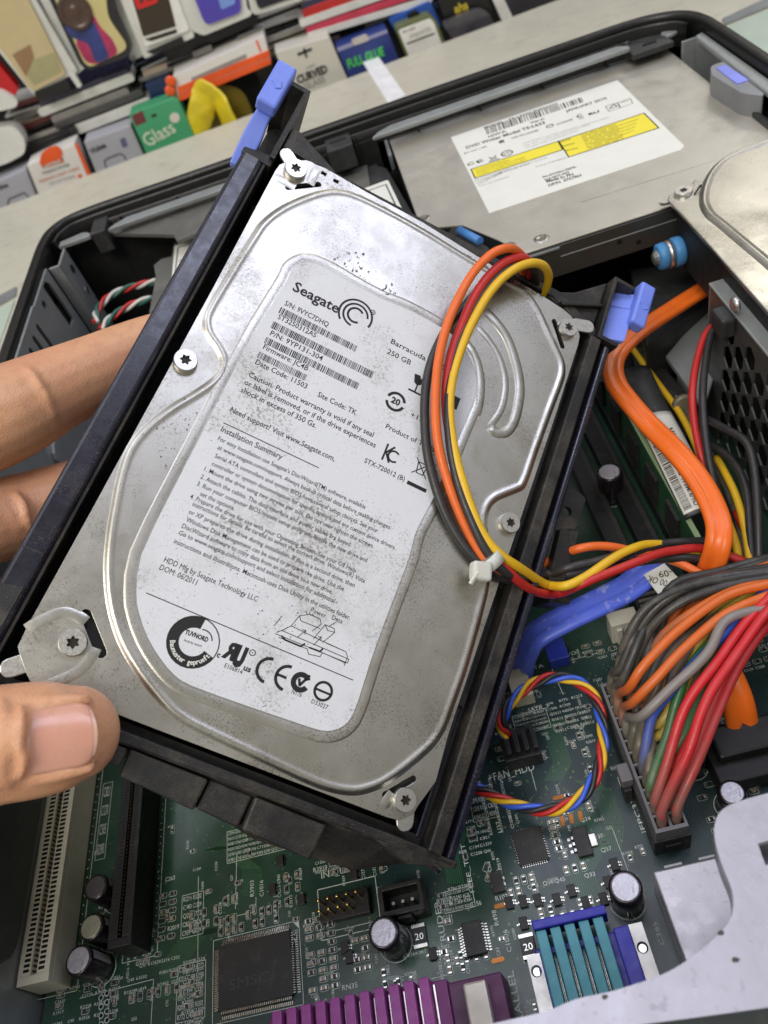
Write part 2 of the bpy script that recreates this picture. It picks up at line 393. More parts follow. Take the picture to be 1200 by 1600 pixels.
for i, (xx, yy) in enumerate(((-156, 351), (154.3, 351))):
    g = G().box((xx+(2.4 if i == 0 else -2.4), yy-.2, 74.2), (xx+(4.6 if i == 0 else -4.6), yy+.2, 75.06)); make('bezel_seam', g, M_HOLE, case)
g = G().box((-149, 18, -12), (150, 362, -9)); make('base_tray', g, M_DARKSTEEL, case, bevel=.4)
g = G().box((-150, 361, -9), (8, 363.5, 66)); g.box((8.2, 361, -9), (150, 363.5, 48)); make('front_panel', g, M_BLACKMAT, case)  # steel plate coloured near-black: shade of the front void put into the colour

# left side wall with its vents
XL = -150.0
WX = Matrix(((0, 0, 1, XL), (1, 0, 0, 0), (0, 1, 0, 0), (0, 0, 0, 1)))
def yz(p): q = Px(p, XL+1.2); return (q.y, q.z)
holes = [circle(yz((70, 477)), 2.1, 14)]
for k in range(7):
    y0 = 292-k*8.5
    holes.append(capsule2((y0, 66), (y0, 50), 1.5, 5))
c = yz((92, 474)); holes.append([(c[0]-4, c[1]-11), (c[0]+4, c[1]-11), (c[0]+4, c[1]+8), (c[0]+1, c[1]+11), (c[0]-4, c[1]+11)])
c = yz((107, 685)); holes.append(rrect(c[0]-5, c[1]-7, c[0]+5, c[1]+7, 1.5, 3))
g = G().prism([[(20, -9), (332, -9), (332, 71.0), (20, 71.0)]]+holes, 0, 1.2, WX)
make('side_wall', g, M_GALV, case)
g = G().box((XL-1.6, 22, -9), (XL-1.0, 340, 57)); make('side_wall_backing', g, M_BLACKMAT, case)
g = G().prism(rpoly([(64, 14), (190, 14), (190, 60), (64, 60)], 9), 1.2, 3.0, WX); make('side_wall_emboss', g, plain((74, 80, 76), .45, dust=.3), case, bevel=.8)
g = G().prism(rpoly([(196, 6), (226, 6), (226, 40), (196, 40)], 7), 1.2, 3.0, WX); make('side_wall_emboss', g, M_GALV, case, bevel=.8)
g = G().prism(rpoly([(236, 6), (268, 6), (268, 44), (236, 44)], 7), 1.2, 3.0, WX); make('side_wall_emboss', g, M_GALV, case, bevel=.8)
g = G().box((-150.0, 20, 71.0), (-148.7, 300, 71.8)); make('wall_top_flange', g, M_GALV, case, bevel=.2)
g = G().box((-148.7, 333, -9), (-143.6, 334.2, 70)); g.box((-144.4, 334.3, -9), (-143.2, 349, 70)); make('corner_post', g, M_GALV, case, bevel=.3)
for q in ((113, 420), (136, 453)):
    p = Px(q, -143.2); g = G().lathe([(2.0, 0), (2.0, .25)], 14, Matrix.Translation(p) @ Matrix.Rotation(math.pi/2, 4, 'Y')); make('post_hole', g, M_HOLE if q[0] == 113 else M_SCREW, case)
g = G().prism([Pz(p, 70)[:2] for p in ((52, 435), (57, 432), (66, 434), (56, 462), (49, 463), (45, 470))], 69.6, 70.4); make('paper_tab', g, plain((170, 172, 180), .6), case)
# front ledge
g = G().prism([(-147, 352), (-147, 357), (-136, 359), (-133, 357.5), (-131, 355), (-131, 352.4)], 68.6, 70.2); make('front_ledge', g, M_GALV, case, bevel=.5)
g = G().prism([(-122, 352.5), (-119, 356), (-113, 359), (-70, 359), (-24, 358.5), (-20, 353), (-60, 352.6)], 68.6, 70.2); make('front_ledge', g, M_GALV, case, bevel=.5)
g = G().prism([(6, 351), (9, 354.5), (16, 357.5), (118, 357.5), (122, 354), (122, 351.5)], 69, 71); make('front_ledge', g, M_GALV, case, bevel=.6)
g = G().prism([(122, 349), (122, 360), (126, 364), (138, 364), (140, 349)], 66, 68.5); make('bezel_clip', g, M_DKGREY, case, bevel=.5)
g = G().prism([(128, 354), (130, 357), (135, 356.5), (134, 353.6)], 68.55, 68.9); make('clip_slot', g, M_HOLE, case)
for x0, x1 in ((-131, -123.5), (-15, -3)):
    g = G().box((x0, 353, 60), (x1, 368, 70.5)); make('bezel_clip', g, M_DKGREY, case, bevel=.6)
g = G().prism(capsule2((-12, 361), (-6, 361), 1.1), 70.45, 70.7); make('clip_slot', g, M_HOLE, case)
# grey inner shroud
ZS = 66
g = G().prism([Pz(p, ZS)[:2] for p in ((167, 364), (279, 318), (420, 270), (420, 318), (276, 376), (270, 366))], ZS-2, ZS); make('inner_shroud', g, M_GREYPL, case, bevel=.4)
ZS2 = 56
g = G().prism([Pz(p, ZS2)[:2] for p in ((240, 414), (252, 404), (268, 400), (272, 376), (440, 310), (440, 560), (236, 560), (233, 486), (243, 432))], ZS2-2, ZS2); make('inner_shroud', g, M_GREYPL, case, bevel=.4)
g = G().prism([Pz(p, ZS2+.2)[:2] for p in ((273, 384), (340, 360), (330, 440), (268, 440))], ZS2, ZS2+.25); lb = make('shroud_label', g, M_PAPERCLEAN, case)
g = G(); q = [Pz(p, ZS2+.35) for p in ((278, 387), (338, 366), (326, 430), (273, 432))]; stroke(g, [p[:2] for p in q], .5, ZS2+.35, closed=True)
stroke(g, [Pz(p, ZS2+.35)[:2] for p in ((280, 408), (330, 385))], .5, ZS2+.35); make('label_border', g, M_INK, lb)
g = G().box((-150, 345, -9), (150, 346, 20)); make('front_shield', g, M_BLACKMAT, case)
# little green indicator board
g = G().prism([Pz(p, 55)[:2] for p in ((121, 402), (137, 394), (162, 384), (180, 377), (178, 388), (165, 393), (141, 401), (123, 407))], 54, 55.4); make('indicator_bracket', g, M_GALV, case, bevel=.2)
g = G().prism([Pz(p, 50)[:2] for p in ((140, 401), (165, 392), (175, 409), (150, 419))], 49, 50.2); make('indicator_board', g, plain((40, 92, 66), .4), case)
# plastic around the optical drive
g = G().prism([Pz(p, 55)[:2] for p in ((548, 222), (576, 216), (590, 258), (604, 262), (648, 338), (660, 380), (560, 330), (520, 260))], 50, 55); make('drive_tray', g, M_DKGREY, case, bevel=.6)
g = G().prism([Pz(p, 56)[:2] for p in ((520, 250), (570, 236), (580, 300), (560, 330))], 55.2, 56); make('tray_cover', g, M_GREYPL, case, bevel=.3)
g = G().prism(rpoly([Pz(p, 57)[:2] for p in ((566, 296), (606, 281), (628, 326), (600, 352))], 1.2), 56.8, 57.1); lb = make('tray_label', g, M_PAPERCLEAN, case)
g = G(); stroke(g, [Pz(p, 57.2)[:2] for p in ((572, 299), (603, 288), (620, 325))], .6, 57.2); make('label_border', g, M_INK, lb)
g = G().prism([Pz(p, 63)[:2] for p in ((598, 211), (602, 209), (612, 240), (607, 244))], 56, 63); make('drive_clip', g, M_GALV, case, bevel=.2)
# right wall, cage and release lever
g = G().box((150.2, 18, -9), (151.4, 350, 71)); make('side_wall', g, M_GALV, case)
g = G().prism([Pz(p, 71)[:2] for p in ((1086, 56), (1097, 49), (1200, 122), (1290, 186), (1280, 200), (1190, 138))], 69, 71); make('wall_top_flange', g, M_GALV, case, bevel=.6)
g = G().box((142.2, 346, 42), (149, 347.5, 68)); g.box((147.6, 300, 40), (149.2, 346, 67)); make('cage_plate', g, M_GALV, case, bevel=.3)
g = G().prism([Pz(p, 69)[:2] for p in ((1032, 54), (1040, 46), (1052, 48), (1063, 39), (1068, 44), (1052, 54), (1042, 58))], 68, 69.4); make('cage_tab', g, M_GALV, case, bevel=.3)
lv = [Pz(p, 70)[:2] for p in ((1110, 103), (1133, 95), (1192, 136), (1194, 150), (1160, 146), (1112, 117))]
g = G().prism(rpoly(lv, 2.0), 58, 70); rl = make('release_lever', g, plain((128, 130, 134), .45), case, bevel=1.2)
g = G().prism([Pz(p, 70.3)[:2] for p in ((1119, 106), (1133, 101), (1170, 125), (1152, 131))], 69.9, 70.35); make('thumb_pad', g, plain((130, 140, 226), .4), rl)
g = G().prism([Pz(p, 64)[:2] for p in ((1120, 130), (1125, 128), (1215, 196), (1215, 206))], 61, 64); make('cage_rail', g, M_DKGREY, case, bevel=.4)
# rear top edge close to the lens
ZR = 70
edge = [(700, 1622), (767, 1600), (850, 1581), (900, 1561), (955, 1549), (1000, 1535), (1034, 1523), (1062, 1508), (1088, 1490), (1108, 1473), (1128, 1455), (1141, 1436), (1146, 1415), (1144, 1392), (1134, 1366), (1125, 1342), (1118, 1316), (1116, 1294), (1122, 1273), (1136, 1260), (1158, 1251), (1190, 1242), (1290, 1215)]  # curved cut-out edge as seen
low = [(1330, 1560), (1200, 1574), (1100, 1588), (1000, 1601), (880, 1630), (700, 1660)]
oe = smooth_path([(*Pz(p, ZR)[:2], 0) for p in edge], 3)
slot = [Pz(p, ZR)[:2] for p in ((1184, 1318), (1250, 1300), (1250, 1340), (1196, 1352))]
g = G().prism([[(-140, 25), (-60, 25)]+[p[:2] for p in oe]+[(70, 46), (148, 46), (148, 14.5)]+[Pz(p, ZR)[:2] for p in low]+[(-140, 18)], slot], ZR-1.6, ZR); make('rear_top_flange', g, M_WHITEPAINT, case, bevel=.75, seg=4)
make('flange_return', G().prism([Pz(p, 62)[:2] for p in ((1165, 1290), (1300, 1260), (1300, 1420), (1190, 1430))], 60, 62), M_WHITEPAINT, case, bevel=.3)
lip = G(); lp_ = [Vector((-140, 25, 0)), Vector((-60, 25, 0))]+oe+[Vector((70, 46, 0)), Vector((148, 46, 0))]
for i in range(len(lp_)-1):
    a, b = lp_[i], lp_[i+1]; dd = (b-a).normalized(); nn = Vector((dd.y, -dd.x, 0))
    lip.add([(a.x, a.y, ZR-1.5), (b.x, b.y, ZR-1.5), (b.x, b.y, ZR-6), (a.x, a.y, ZR-6)]+[(*(v+nn*1.0)[:2], z) for v, z in ((a, ZR-1.5), (b, ZR-1.5), (b, ZR-6), (a, ZR-6))], [(3, 2, 1, 0), (4, 5, 6, 7), (2, 3, 7, 6)], True)
make('flange_lip', lip, M_WHITEPAINT, case)
q = [Vector((148, 14.5, ZR))]+[Pz(p, ZR) for p in low]+[Vector((-140, 18, ZR))]
g = G()
for i in range(len(q)-1):
    a, b = q[i], q[i+1]; g.add([a+Vector((0, 0, -.3)), b+Vector((0, 0, -.3)), (b.x, b.y-3, ZR-4), (a.x, a.y-3, ZR-4), (b.x, b.y-3, ZC), (a.x, a.y-3, ZC)], [(0, 1, 2, 3), (3, 2, 4, 5)], True)
make('rear_panel', g, M_DARKSTEEL, case)
for p in ((945, 1558), (1150, 1500), (1127, 1458)):
    q = Pz(p, ZR+.02); g = G().prism([(q.x+random.uniform(.35, .6)*math.cos(k)*1.3, q.y+random.uniform(.3, .5)*math.sin(k)) for k in range(6)], ZR+.02, ZR+.08); make('dirt_chip', g, plain((70, 66, 64), .8), case)
# ------------------------------------------------------------------ the motherboard
def traces(m, N, L, b, tc, noise, mix, ramp, col):
    mp = N.new('ShaderNodeMapping'); mp.inputs['Rotation'].default_value = (0, 0, .6); L.new(tc.outputs['Object'], mp.inputs[0])
    wv = N.new('ShaderNodeTexWave'); wv.inputs['Scale'].default_value = 420; wv.inputs['Distortion'].default_value = 3.0; wv.inputs['Detail'].default_value = 1; wv.inputs['Detail Scale'].default_value = .15
    L.new(mp.outputs[0], wv.inputs['Vector'])
    big = noise(38, 2)
    mm = N.new('ShaderNodeMath'); mm.operation = 'MULTIPLY'; L.new(ramp(wv.outputs['Fac'], .6, .9), mm.inputs[0]); L.new(ramp(big.outputs[0], .45, .6, 0, .4), mm.inputs[1])
    c2 = mix(mm.outputs[0], col, lin((70, 104, 82)))
    c3 = mix(ramp(noise(9, 2).outputs[0], .46, .6, 0, .6), c2, lin((28, 42, 58)))  # bluish cast of reflected light painted into the board colour in patches
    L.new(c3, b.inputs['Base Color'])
    bp = N.new('ShaderNodeBump'); bp.inputs['Strength'].default_value = .15; bp.inputs['Distance'].default_value = .0001; L.new(mm.outputs[0], bp.inputs['Height']); L.new(bp.outputs[0], b.inputs['Normal'])
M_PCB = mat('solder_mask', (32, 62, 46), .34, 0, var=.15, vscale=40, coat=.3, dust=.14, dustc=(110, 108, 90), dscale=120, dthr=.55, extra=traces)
M_PCB2 = mat('card_mask', (34, 78, 50), .4, 0, var=.15, vscale=60, dust=.2)
M_SILK = mat('silk_ink', (205, 212, 204), .6, 0, var=.2, vscale=700)
M_CHIP = mat('chip_epoxy', (38, 37, 36), .5, 0, var=.15, vscale=400, bump=.12, bscale=4000, dust=.35, dustc=(100, 94, 82), dscale=300)
M_CAPBODY = mat('capacitor_sleeve', (34, 26, 32), .25, 0, var=.15, vscale=300, dust=.2, dustc=(120, 112, 100))
M_CAPTOP = mat('capacitor_top', (196, 194, 204), .45, .7, var=.15, vscale=700, speck=.8, spc=(100, 96, 96), spscale=900, bump=.3, bscale=900)
M_IVORY = mat('ivory_slot', (226, 220, 198), .5, 0, var=.05, vscale=120, dust=.3, dustc=(140, 132, 112), dscale=150)
M_SLOTBLK = mat('black_slot', (22, 22, 23), .5, 0, var=.2, vscale=200, dust=.25, dustc=(100, 94, 82))
M_COPPER = mat('bare_copper', (176, 112, 56), .4, .6, var=.1)
M_SMD = mat('ceramic_smd', (150, 138, 120), .45, 0, var=.2, vscale=2000)
M_TEAL = mat('teal_plastic', (76, 154, 168), .45, 0, var=.08, vscale=120, bump=.08, dust=.3, dustc=(130, 140, 136))
M_ROYAL = mat('royal_plastic', (46, 44, 168), .4, 0, var=.08, vscale=120)
M_PURPLE = mat('purple_plastic', (160, 66, 146), .45, 0, var=.08, vscale=150, bump=.08, dust=.25, dustc=(150, 130, 140))

mb = thing('motherboard', 'green motherboard at the bottom of the open case', 'motherboard', (0, 140, -1.7))
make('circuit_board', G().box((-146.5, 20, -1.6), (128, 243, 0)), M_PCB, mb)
silk = G(); ZK = .03
smd = G(); smdend = G(); pads = G(); soldered = G()

def wbox(pts, z0, z1):
    q = [Pz(p, z1) for p in pts]
    xs = sorted(p.x for p in q); ys = sorted(p.y for p in q); n = len(q)//2
    return (sum(xs[:n])/n, sum(ys[:n])/n, z0), (sum(xs[n:])/n, sum(ys[n:])/n, z1)
def leads(side_n, lo, hi, length, zc, wd=.24):
    """gull-wing leads round a chip: side_n = (south, east, north, west)"""
    g = G()
    def one(x, y, dx, dy):
        px, py = -dy*wd/2, dx*wd/2
        p = [(0, zc+.12), (length*.35, zc+.12), (length*.55, .16), (length, .14)]; q = [(0, zc), (length*.3, zc), (length*.45, .04), (length, .03)]
        vs = []
        for u, z in p+q[::-1]:
            vs += [(x+dx*u+px, y+dy*u+py, z), (x+dx*u-px, y+dy*u-py, z)]
        k = len(p+q); fs = [(2*i, 2*i+1, 2*((i+1) % k)+1, 2*((i+1) % k)) for i in range(k)]
        g.add(vs, fs)
    (x0, y0), (x1, y1) = lo, hi
    s, e, n, w_ = side_n
    for i in range(s): one(x0+(x1-x0)*(i+.5+.8)/(s+1.6), y0, 0, -1)
    for i in range(n): one(x0+(x1-x0)*(i+.5+.8)/(n+1.6), y1, 0, 1)
    for i in range(e): one(x1, y0+(y1-y0)*(i+.5+.8)/(e+1.6), 1, 0)
    for i in range(w_): one(x0, y0+(y1-y0)*(i+.5+.8)/(w_+1.6), -1, 0)
    return g
def chip(name, pts, z, side_n, length, wd=.24, frame=True):
    a, b = wbox(pts, .25, z)
    o = make(name, G().box(a, b), M_CHIP, mb, bevel=.15)
    lg = leads(side_n, a[:2], b[:2], length, z*.5, wd)
    make('leads', lg, M_NICKEL, o, kind='stuff')
    if frame:
        e = length+.5; stroke(silk, [(a[0]-e, a[1]-e), (b[0]+e, a[1]-e), (b[0]+e, b[1]+e), (a[0]-e, b[1]+e)], .14, ZK, closed=True)
    return o, a, b
o, a, b = chip('large_chip', ((341, 1480), (452, 1452), (457, 1552), (341, 1584)), 1.6, (38, 26, 38, 26), 1.7)
g = G()
text(g, 'SMSC', (a[0]+3, a[1]+4.2), (a[0]+14, a[1]+4.2), 2.4, 1.63); make('chip_marking', g, plain((66, 64, 61), .7), o)
silk.prism([(b[0]+.4, b[1]+2.2), (b[0]+2.2, b[1]+2.2), (b[0]+2.2, b[1]+.2)], 0, ZK)
o, a, b = chip('controller_chip', ((801, 1300), (844, 1289), (857, 1341), (810, 1354)), 1.0, (12, 12, 12, 12), .5, .2, False)
g = G(); text(g, 'IDT', (a[0]+2, a[1]+4.5), (a[0]+5, a[1]+4.5), 1.0, 1.03); make('chip_marking', g, plain((70, 68, 66), .7), o)
o, a, b = chip('narrow_chip', ((720, 1446), (751, 1433), (758, 1487), (730, 1497)), 1.8, (0, 10, 0, 10), 1.3, .3, False)
o, a, b = chip('oscillator_chip', ((763, 1364), (782, 1358), (789, 1390), (772, 1397)), 1.2, (0, 2, 0, 2), .4, .8, False)
o, a, b = chip('regulator_chip', ((892, 1296), (915, 1289), (926, 1334), (904, 1339)), 1.6, (0, 0, 0, 3), 1.6, .7, False)
make('regulator_tab', G().box((b[0], (a[1]+b[1])/2-1.6, .1), (b[0]+1.9, (a[1]+b[1])/2+1.6, .9)), M_NICKEL, o, bevel=.2)
for p, nx in (((552, 1366), 0), ((437, 1345), 0), ((425, 1390), 0), ((470, 1405), 0), ((960, 1350), 0), ((950, 1378), 0), ((840, 1406), 0), ((870, 1405), 0), ((893, 1391), 0), ((915, 1410), 0), ((943, 1404), 0), ((795, 1410), 0), ((817, 1408), 0), ((818, 1442), 0), ((676, 1490), 0), ((538, 1480), 0), ((545, 1495), 0)):
    c = Pz(p, 1.0); g = G().box((c.x-1.0, c.y-1.4, .2), (c.x+1.0, c.y+1.4, 1.1)); o = make('transistor', g, M_CHIP, mb, bevel=.1)
    g = leads((0, 2, 0, 1), (c.x-1, c.y-1.2), (c.x+1, c.y+1.2), .8, .5, .4); make('leads', g, M_NICKEL, o)
for s, p in (('Q37', (948, 1330)), ('Q33', (922, 1370)), ('Q34', (915, 1283)), ('Q45', (875, 1378)), ('Q56', (857, 1382)), ('Q43', (833, 1388)), ('Q30', (935, 1310))):
    q = Pz(p, ZK); text(silk, s, (q.x-1.3, q.y), (q.x+1.4, q.y), 1.0, ZK)
# fuses
for p in ((1170, 1215), (655, 1462), (825, 1478)):
    c = Pz(p, 1.3); g = G().box((c.x-1.7, c.y-2.6, .1), (c.x+1.7, c.y+2.6, 1.4)); o = make('fuse', g, plain((30, 31, 30), .4), mb, bevel=.15)
    g = G(); text(g, '20', (c.x-1.1, c.y-.9), (c.x+1.1, c.y-.9), 1.5, 1.43); g.prism([(c.x-1.75, c.y+1.9), (c.x+1.75, c.y+1.9), (c.x+1.75, c.y+2.7), (c.x-1.75, c.y+2.7)], .05, 1.45); g.prism([(c.x-1.75, c.y-2.7), (c.x+1.75, c.y-2.7), (c.x+1.75, c.y-1.9), (c.x-1.75, c.y-1.9)], .05, 1.45)
    make('fuse_ends', g, M_NICKEL, o)
# copper jumpers
for p, n in (((873, 1246), 1), ((893, 1279), 3), ((782, 1415), 1), ((778, 1500), 1), ((1192, 1200), 1), ((1200, 1215), 1)):
    for k in range(n):
        c = Pz((p[0]+14*(k-1 if n > 1 else 0), p[1]-4*(k-1 if n > 1 else 0)), .1)
        g = G().prism(capsule2((c.x-(.1 if n > 1 else 1.1), c.y-(.8 if n > 1 else 0)), (c.x+(.1 if n > 1 else 1.1), c.y+(.8 if n > 1 else 0)), .55), .02, .18); make('copper_pad', g, M_COPPER, mb)

# electrolytic capacitors
def can(top, h, r, body=M_CAPBODY, topm=M_CAPTOP):
    c = Pz(top, h); T = Matrix.Translation((c.x, c.y, 0))
    o = make('capacitor', G().lathe([(r*.96, .3), (r*.98, .8), (r*.93, 1.3), (r, 1.8), (r, h-.9), (r*.96, h-.25), (r*.84, h)], 28, T), body, mb)
    g = G().lathe([(r*.80, h-.3), (r*.80, h+.05), (r*.74, h+.12)], 24, T); make('can_top', g, topm, o)
    g = G().add([(c.x+(r+.02)*math.cos(k*.15), c.y+(r+.02)*math.sin(k*.15), z) for z in (2, h-1) for k in range(5)], [(k, k+1, k+6, k+5) for k in range(4)]); make('polarity_stripe', g, plain((170, 168, 165), .5), o)
    ring(silk, (c.x, c.y), r+.35, r+.55, ZK)
    return c
can((599, 1457), 11.5, 3.9); can((977, 1386), 11.5, 3.9); can((1144, 1238), 9, 3.3); can((122, 1500), 11.5, 3.9)
can((142, 1448), 11.5, 3.6, topm=mat('capacitor_top_dull', (170, 170, 150), .4, .6, var=.1, vscale=500)); can((149, 1386), 11.5, 3.6, topm=mat('capacitor_top_dark', (96, 92, 92), .4, .6, var=.1, vscale=500))
can((952, 737), 13, 4.2)
can((1085, 1180), 8, 3.0, topm=M_CHIP)
c = Pz((985, 1412), 8); g = G(); text(g, '01', (c.x-1.6, c.y-3.2), (c.x+1.6, c.y-3.2), 1.4, 9)

# expansion slots
def slot(name, x0, x1, y0, y1, h, m, pitch, n, gap, ends, solder):
    o = make(name, G().box((x0, y0, .1), (x1, y1, h-2.2)), m, mb, bevel=.2)
    w_ = (x1-x0); wallw = w_*.24
    for (u0, u1) in ((x0, x0+w_*.40), (x1-w_*.40, x1)):
        make('contact_rail', G().box((u0, y0+2.2, h-2.2), (u1, y1-2.2, h)), m, o, bevel=.12)
    make('rail_end', G().box((x0, y0, h-2.2), (x1, y0+2.2, h-.2)), m, o, bevel=.12)
    make('rail_end', G().box((x0, y1-2.2, h-2.2), (x1, y1, h-.2)), m, o, bevel=.12)
    g = G(); k = int((y1-y0-5)/pitch)
    for i in range(k):
        y = y0+3+i*pitch
        if gap and abs(y-gap) < pitch*1.3: continue
        for u in (x0+w_*.16, x1-w_*.35):
            g.box((u, y, h-.4), (u+w_*.19, y+pitch*.6, h+.03))
    make('contact_openings', g, M_HOLE, o, kind='stuff')
    g = G()
    for i in range(k):
        y = y0+3+i*pitch
        g.box((x0+w_*.41, y, h-2), (x0+w_*.45, y+pitch*.4, h-.6)); g.box((x1-w_*.45, y, h-2), (x1-w_*.41, y+pitch*.4, h-.6))
    make('contacts', g, plain((92, 82, 62), .4, .6), o, kind='stuff')
    if solder:
        for i in range(k//2): soldered.lathe([(.38, 0), (.34, .3), (.12, .55)], 6, Matrix.Translation((x1+1.0+(.0 if i % 2 else .1), y0+3+i*pitch*2, 0)))
    stroke(silk, [(x0-1.6, y0-1), (x1+1.9, y0-1), (x1+1.9, y1+1), (x0-1.6, y1+1)], .16, ZK, closed=True)
    return o
slot('expansion_slot', -148.2, -139.0, 60.4, 145, 11, M_IVORY, 1.27, 60, None, None, True)
slot('expansion_slot', -122.6, -115.8, 64.4, 153, 11, M_SLOTBLK, 1.0, 82, None, None, True)
for k in range(3):
    x = 40+k*9.5
    o = make('memory_slot', G().box((x, 120, .1), (x+6.4, 240, 5.5)), M_SLOTBLK, mb, bevel=.2)
    g = G()
    for i in range(110): g.box((x+4.6, 122+i*1.05, 5.4), (x+5.9, 122.6+i*1.05, 5.53))
    make('contacts', g, plain((52, 52, 50), .5), o, kind='stuff')

# pin headers
c0 = Pz((512, 1428), 0)
o = make('pin_header', G().box((c0.x-1.5, c0.y-2.6, .1), (c0.x+12.2, c0.y+3.6, 2.4)), M_SLOTBLK, mb, bevel=.2)
for i in range(5):
    for j in range(2):
        if (i, j) == (4, 0): continue
        x, y = c0.x+i*2.54, c0.y-1.0+j*2.54; make('pin', G().box((x-.3, y-.3, 2), (x+.3, y+.3, 7.6)), M_GOLD, o, bevel=.12)
stroke(silk, [(c0.x-2.3, c0.y-6), (c0.x+14, c0.y-6), (c0.x+14, c0.y+6.5), (c0.x-2.3, c0.y+6.5)], .2, ZK, closed=True)
stroke(silk, [(c0.x-2.3, c0.y-6), (c0.x-1.2, c0.y-4.4), (c0.x+13, c0.y-4.4)], .16, ZK)
q = Pz((502, 1367), 0); text(silk, 'INT_USB', (q.x, q.y-1), (q.x+9.5, q.y-1), 1.7, ZK)
A, B = wbox(((585, 1387), (652, 1373), (668, 1418), (600, 1434)), 0, 8)
g = G().prism([[(A[0], A[1]), (B[0], A[1]), (B[0], B[1]), (A[0], B[1])], [(A[0]+1.2, A[1]+1.4), (B[0]-1.2, A[1]+1.4), (B[0]-1.2, B[1]-1.2), (A[0]+1.2, B[1]-1.2)]], .1, 8)
g.box((A[0]+1, A[1]+1, .1), (B[0]-1, B[1]-1, 2.0)); o = make('intrusion_header', g, M_SLOTBLK, mb, bevel=.2)
for i in range(3):
    x = (A[0]+B[0])/2+(i-1)*2.5; y = (A[1]+B[1])/2-.3; make('pin', G().box((x-.35, y-.35, 2), (x+.35, y+.35, 6)), M_NICKEL, o)
make('shroud_key', G().box(((A[0]+B[0])/2-1.8, A[1]-.8, .1), ((A[0]+B[0])/2+1.8, A[1]+.1, 6.5)), M_SLOTBLK, o, bevel=.2)
text(silk, 'INTRUDER', (B[0]+2.6, A[1]-11), (B[0]+2.6, B[1]-4), 1.5, ZK)
A, B = wbox(((772, 1140), (828, 1125), (846, 1170), (790, 1186)), 0, 9)
o = make('fan_header', G().box(A, (B[0], B[1], 6.5)), M_SLOTBLK, mb, bevel=.25)
for i in range(4):
    x = A[0]+1.2+i*2.5; make('key_post', G().box((x, A[1]+1, 6.5), (x+1.4, B[1]-2+(i % 2), 9)), M_SLOTBLK, o, bevel=.2)
q = Pz((764, 1222), 0); q2 = Pz((836, 1203), 0); text(silk, '+FAN_HDD', q, q2, 2.2, ZK)
q = Pz((790, 1200), 0); stroke(silk, [(q.x, q.y), (q.x+5, q.y), (q.x+5.6, q.y+.9), (q.x+6.4, q.y+.9), (q.x+7, q.y), (q.x+12, q.y)], .15, ZK)
A, B = wbox(((948, 958), (992, 946), (997, 968), (953, 980)), 0, 10)
o = make('fan_header', G().box(A, B), plain((208, 204, 190), .5, dust=.25), mb, bevel=.3)
for i in range(2):
    x = A[0]+1.5+i*3; make('latch_leg', G().box((x, A[1]-.8, 0), (x+1.6, A[1], 8)), plain((208, 204, 190), .5, dust=.25), o, bevel=.2)
for px in ((808, 1055), (760, 1090)):
    q = Pz(px, 6); make('drive_socket', G().box((q.x-3, q.y-7, 0), (q.x+3, q.y+7, 6)), plain((196, 192, 168), .5), mb, bevel=.3)
q = Pz((868, 1012), 5); make('drive_socket', G().box((q.x-3, q.y-4, 0), (q.x+3, q.y+3, 5)), plain((40, 60, 170), .4), mb, bevel=.3)
A, B = wbox(((1098, 1150), (1215, 1120), (1250, 1200), (1120, 1228)), 0, 8)
o = make('drive_socket_block', G().box(A, B), M_SLOTBLK, mb, bevel=.4)

# rear connectors
p0 = Pz((424, 1581), 12); p1 = Pz((675, 1519), 12)
o = make('parallel_connector', G().box((p0.x-2, 14, 0), (p1.x+2.5, p0.y-.6, 9)), mat('purple_shade', (120, 44, 108), .5, 0), mb, bevel=.3)
n = 11; st = (p1.x-p0.x)/n
for i in range(n):
    x = p0.x+i*st; make('rib', G().box((x, 12, 4), (x+st*.68, p0.y, 12)), M_PURPLE, o, bevel=.25)
    make('terminal', G().box((x+st*.8, 16, 8), (x+st*.9, p0.y-1.4, 9.6)), M_NICKEL, o)
p = Pz((722, 1537), 13); q = Pz((757, 1528), 13)
make('metal_flange', G().box((p.x, 12, 9), (q.x, p.y, 13)), mat('ivory_metal', (190, 182, 170), .4, .3, var=.1), o, bevel=.5)
make('side_block', G().box((p1.x+2.6, 12, 0), (q.x+3.5, p.y+1.5, 9.3)), mat('purple_shade2', (84, 34, 76), .5, 0), o, bevel=.4)
text(silk, 'PARALLEL', (q.x+5.4, 27), (q.x+5.4, p.y+3), 1.6, ZK)
x0, x1 = -12.1, 4.5
o = make('video_connector', G().box((x0-1.5, 12, 0), (8.6, 43, 9.0)), M_ROYAL, mb, bevel=.3)
make('cover_bar', G().box((x0-.4, 46.0, 5), (x1+.2, 48.0, 12.8)), M_ROYAL, o, bevel=.3)
st = (x1-x0)/5
for i in range(5):
    x = x0+i*st; make('rib', G().box((x, 12, 4), (x+st*.72, 45.9, 12)), M_TEAL, o, bevel=.25)
    if i < 4:
        for k in range(2): make('terminal', G().tube([(x+st*(.79+.1*k), 14, 9.4), (x+st*(.79+.1*k), 40, 9.6), (x+st*(.79+.1*k), 42.5, 8.4), (x+st*(.79+.1*k), 43.2, 3)], .22, 6), M_NICKEL, o)
make('shell_block', G().box((x1+.5, 12, 5), (8.4, 43.2, 11.4)), M_ROYAL, o, bevel=.3)
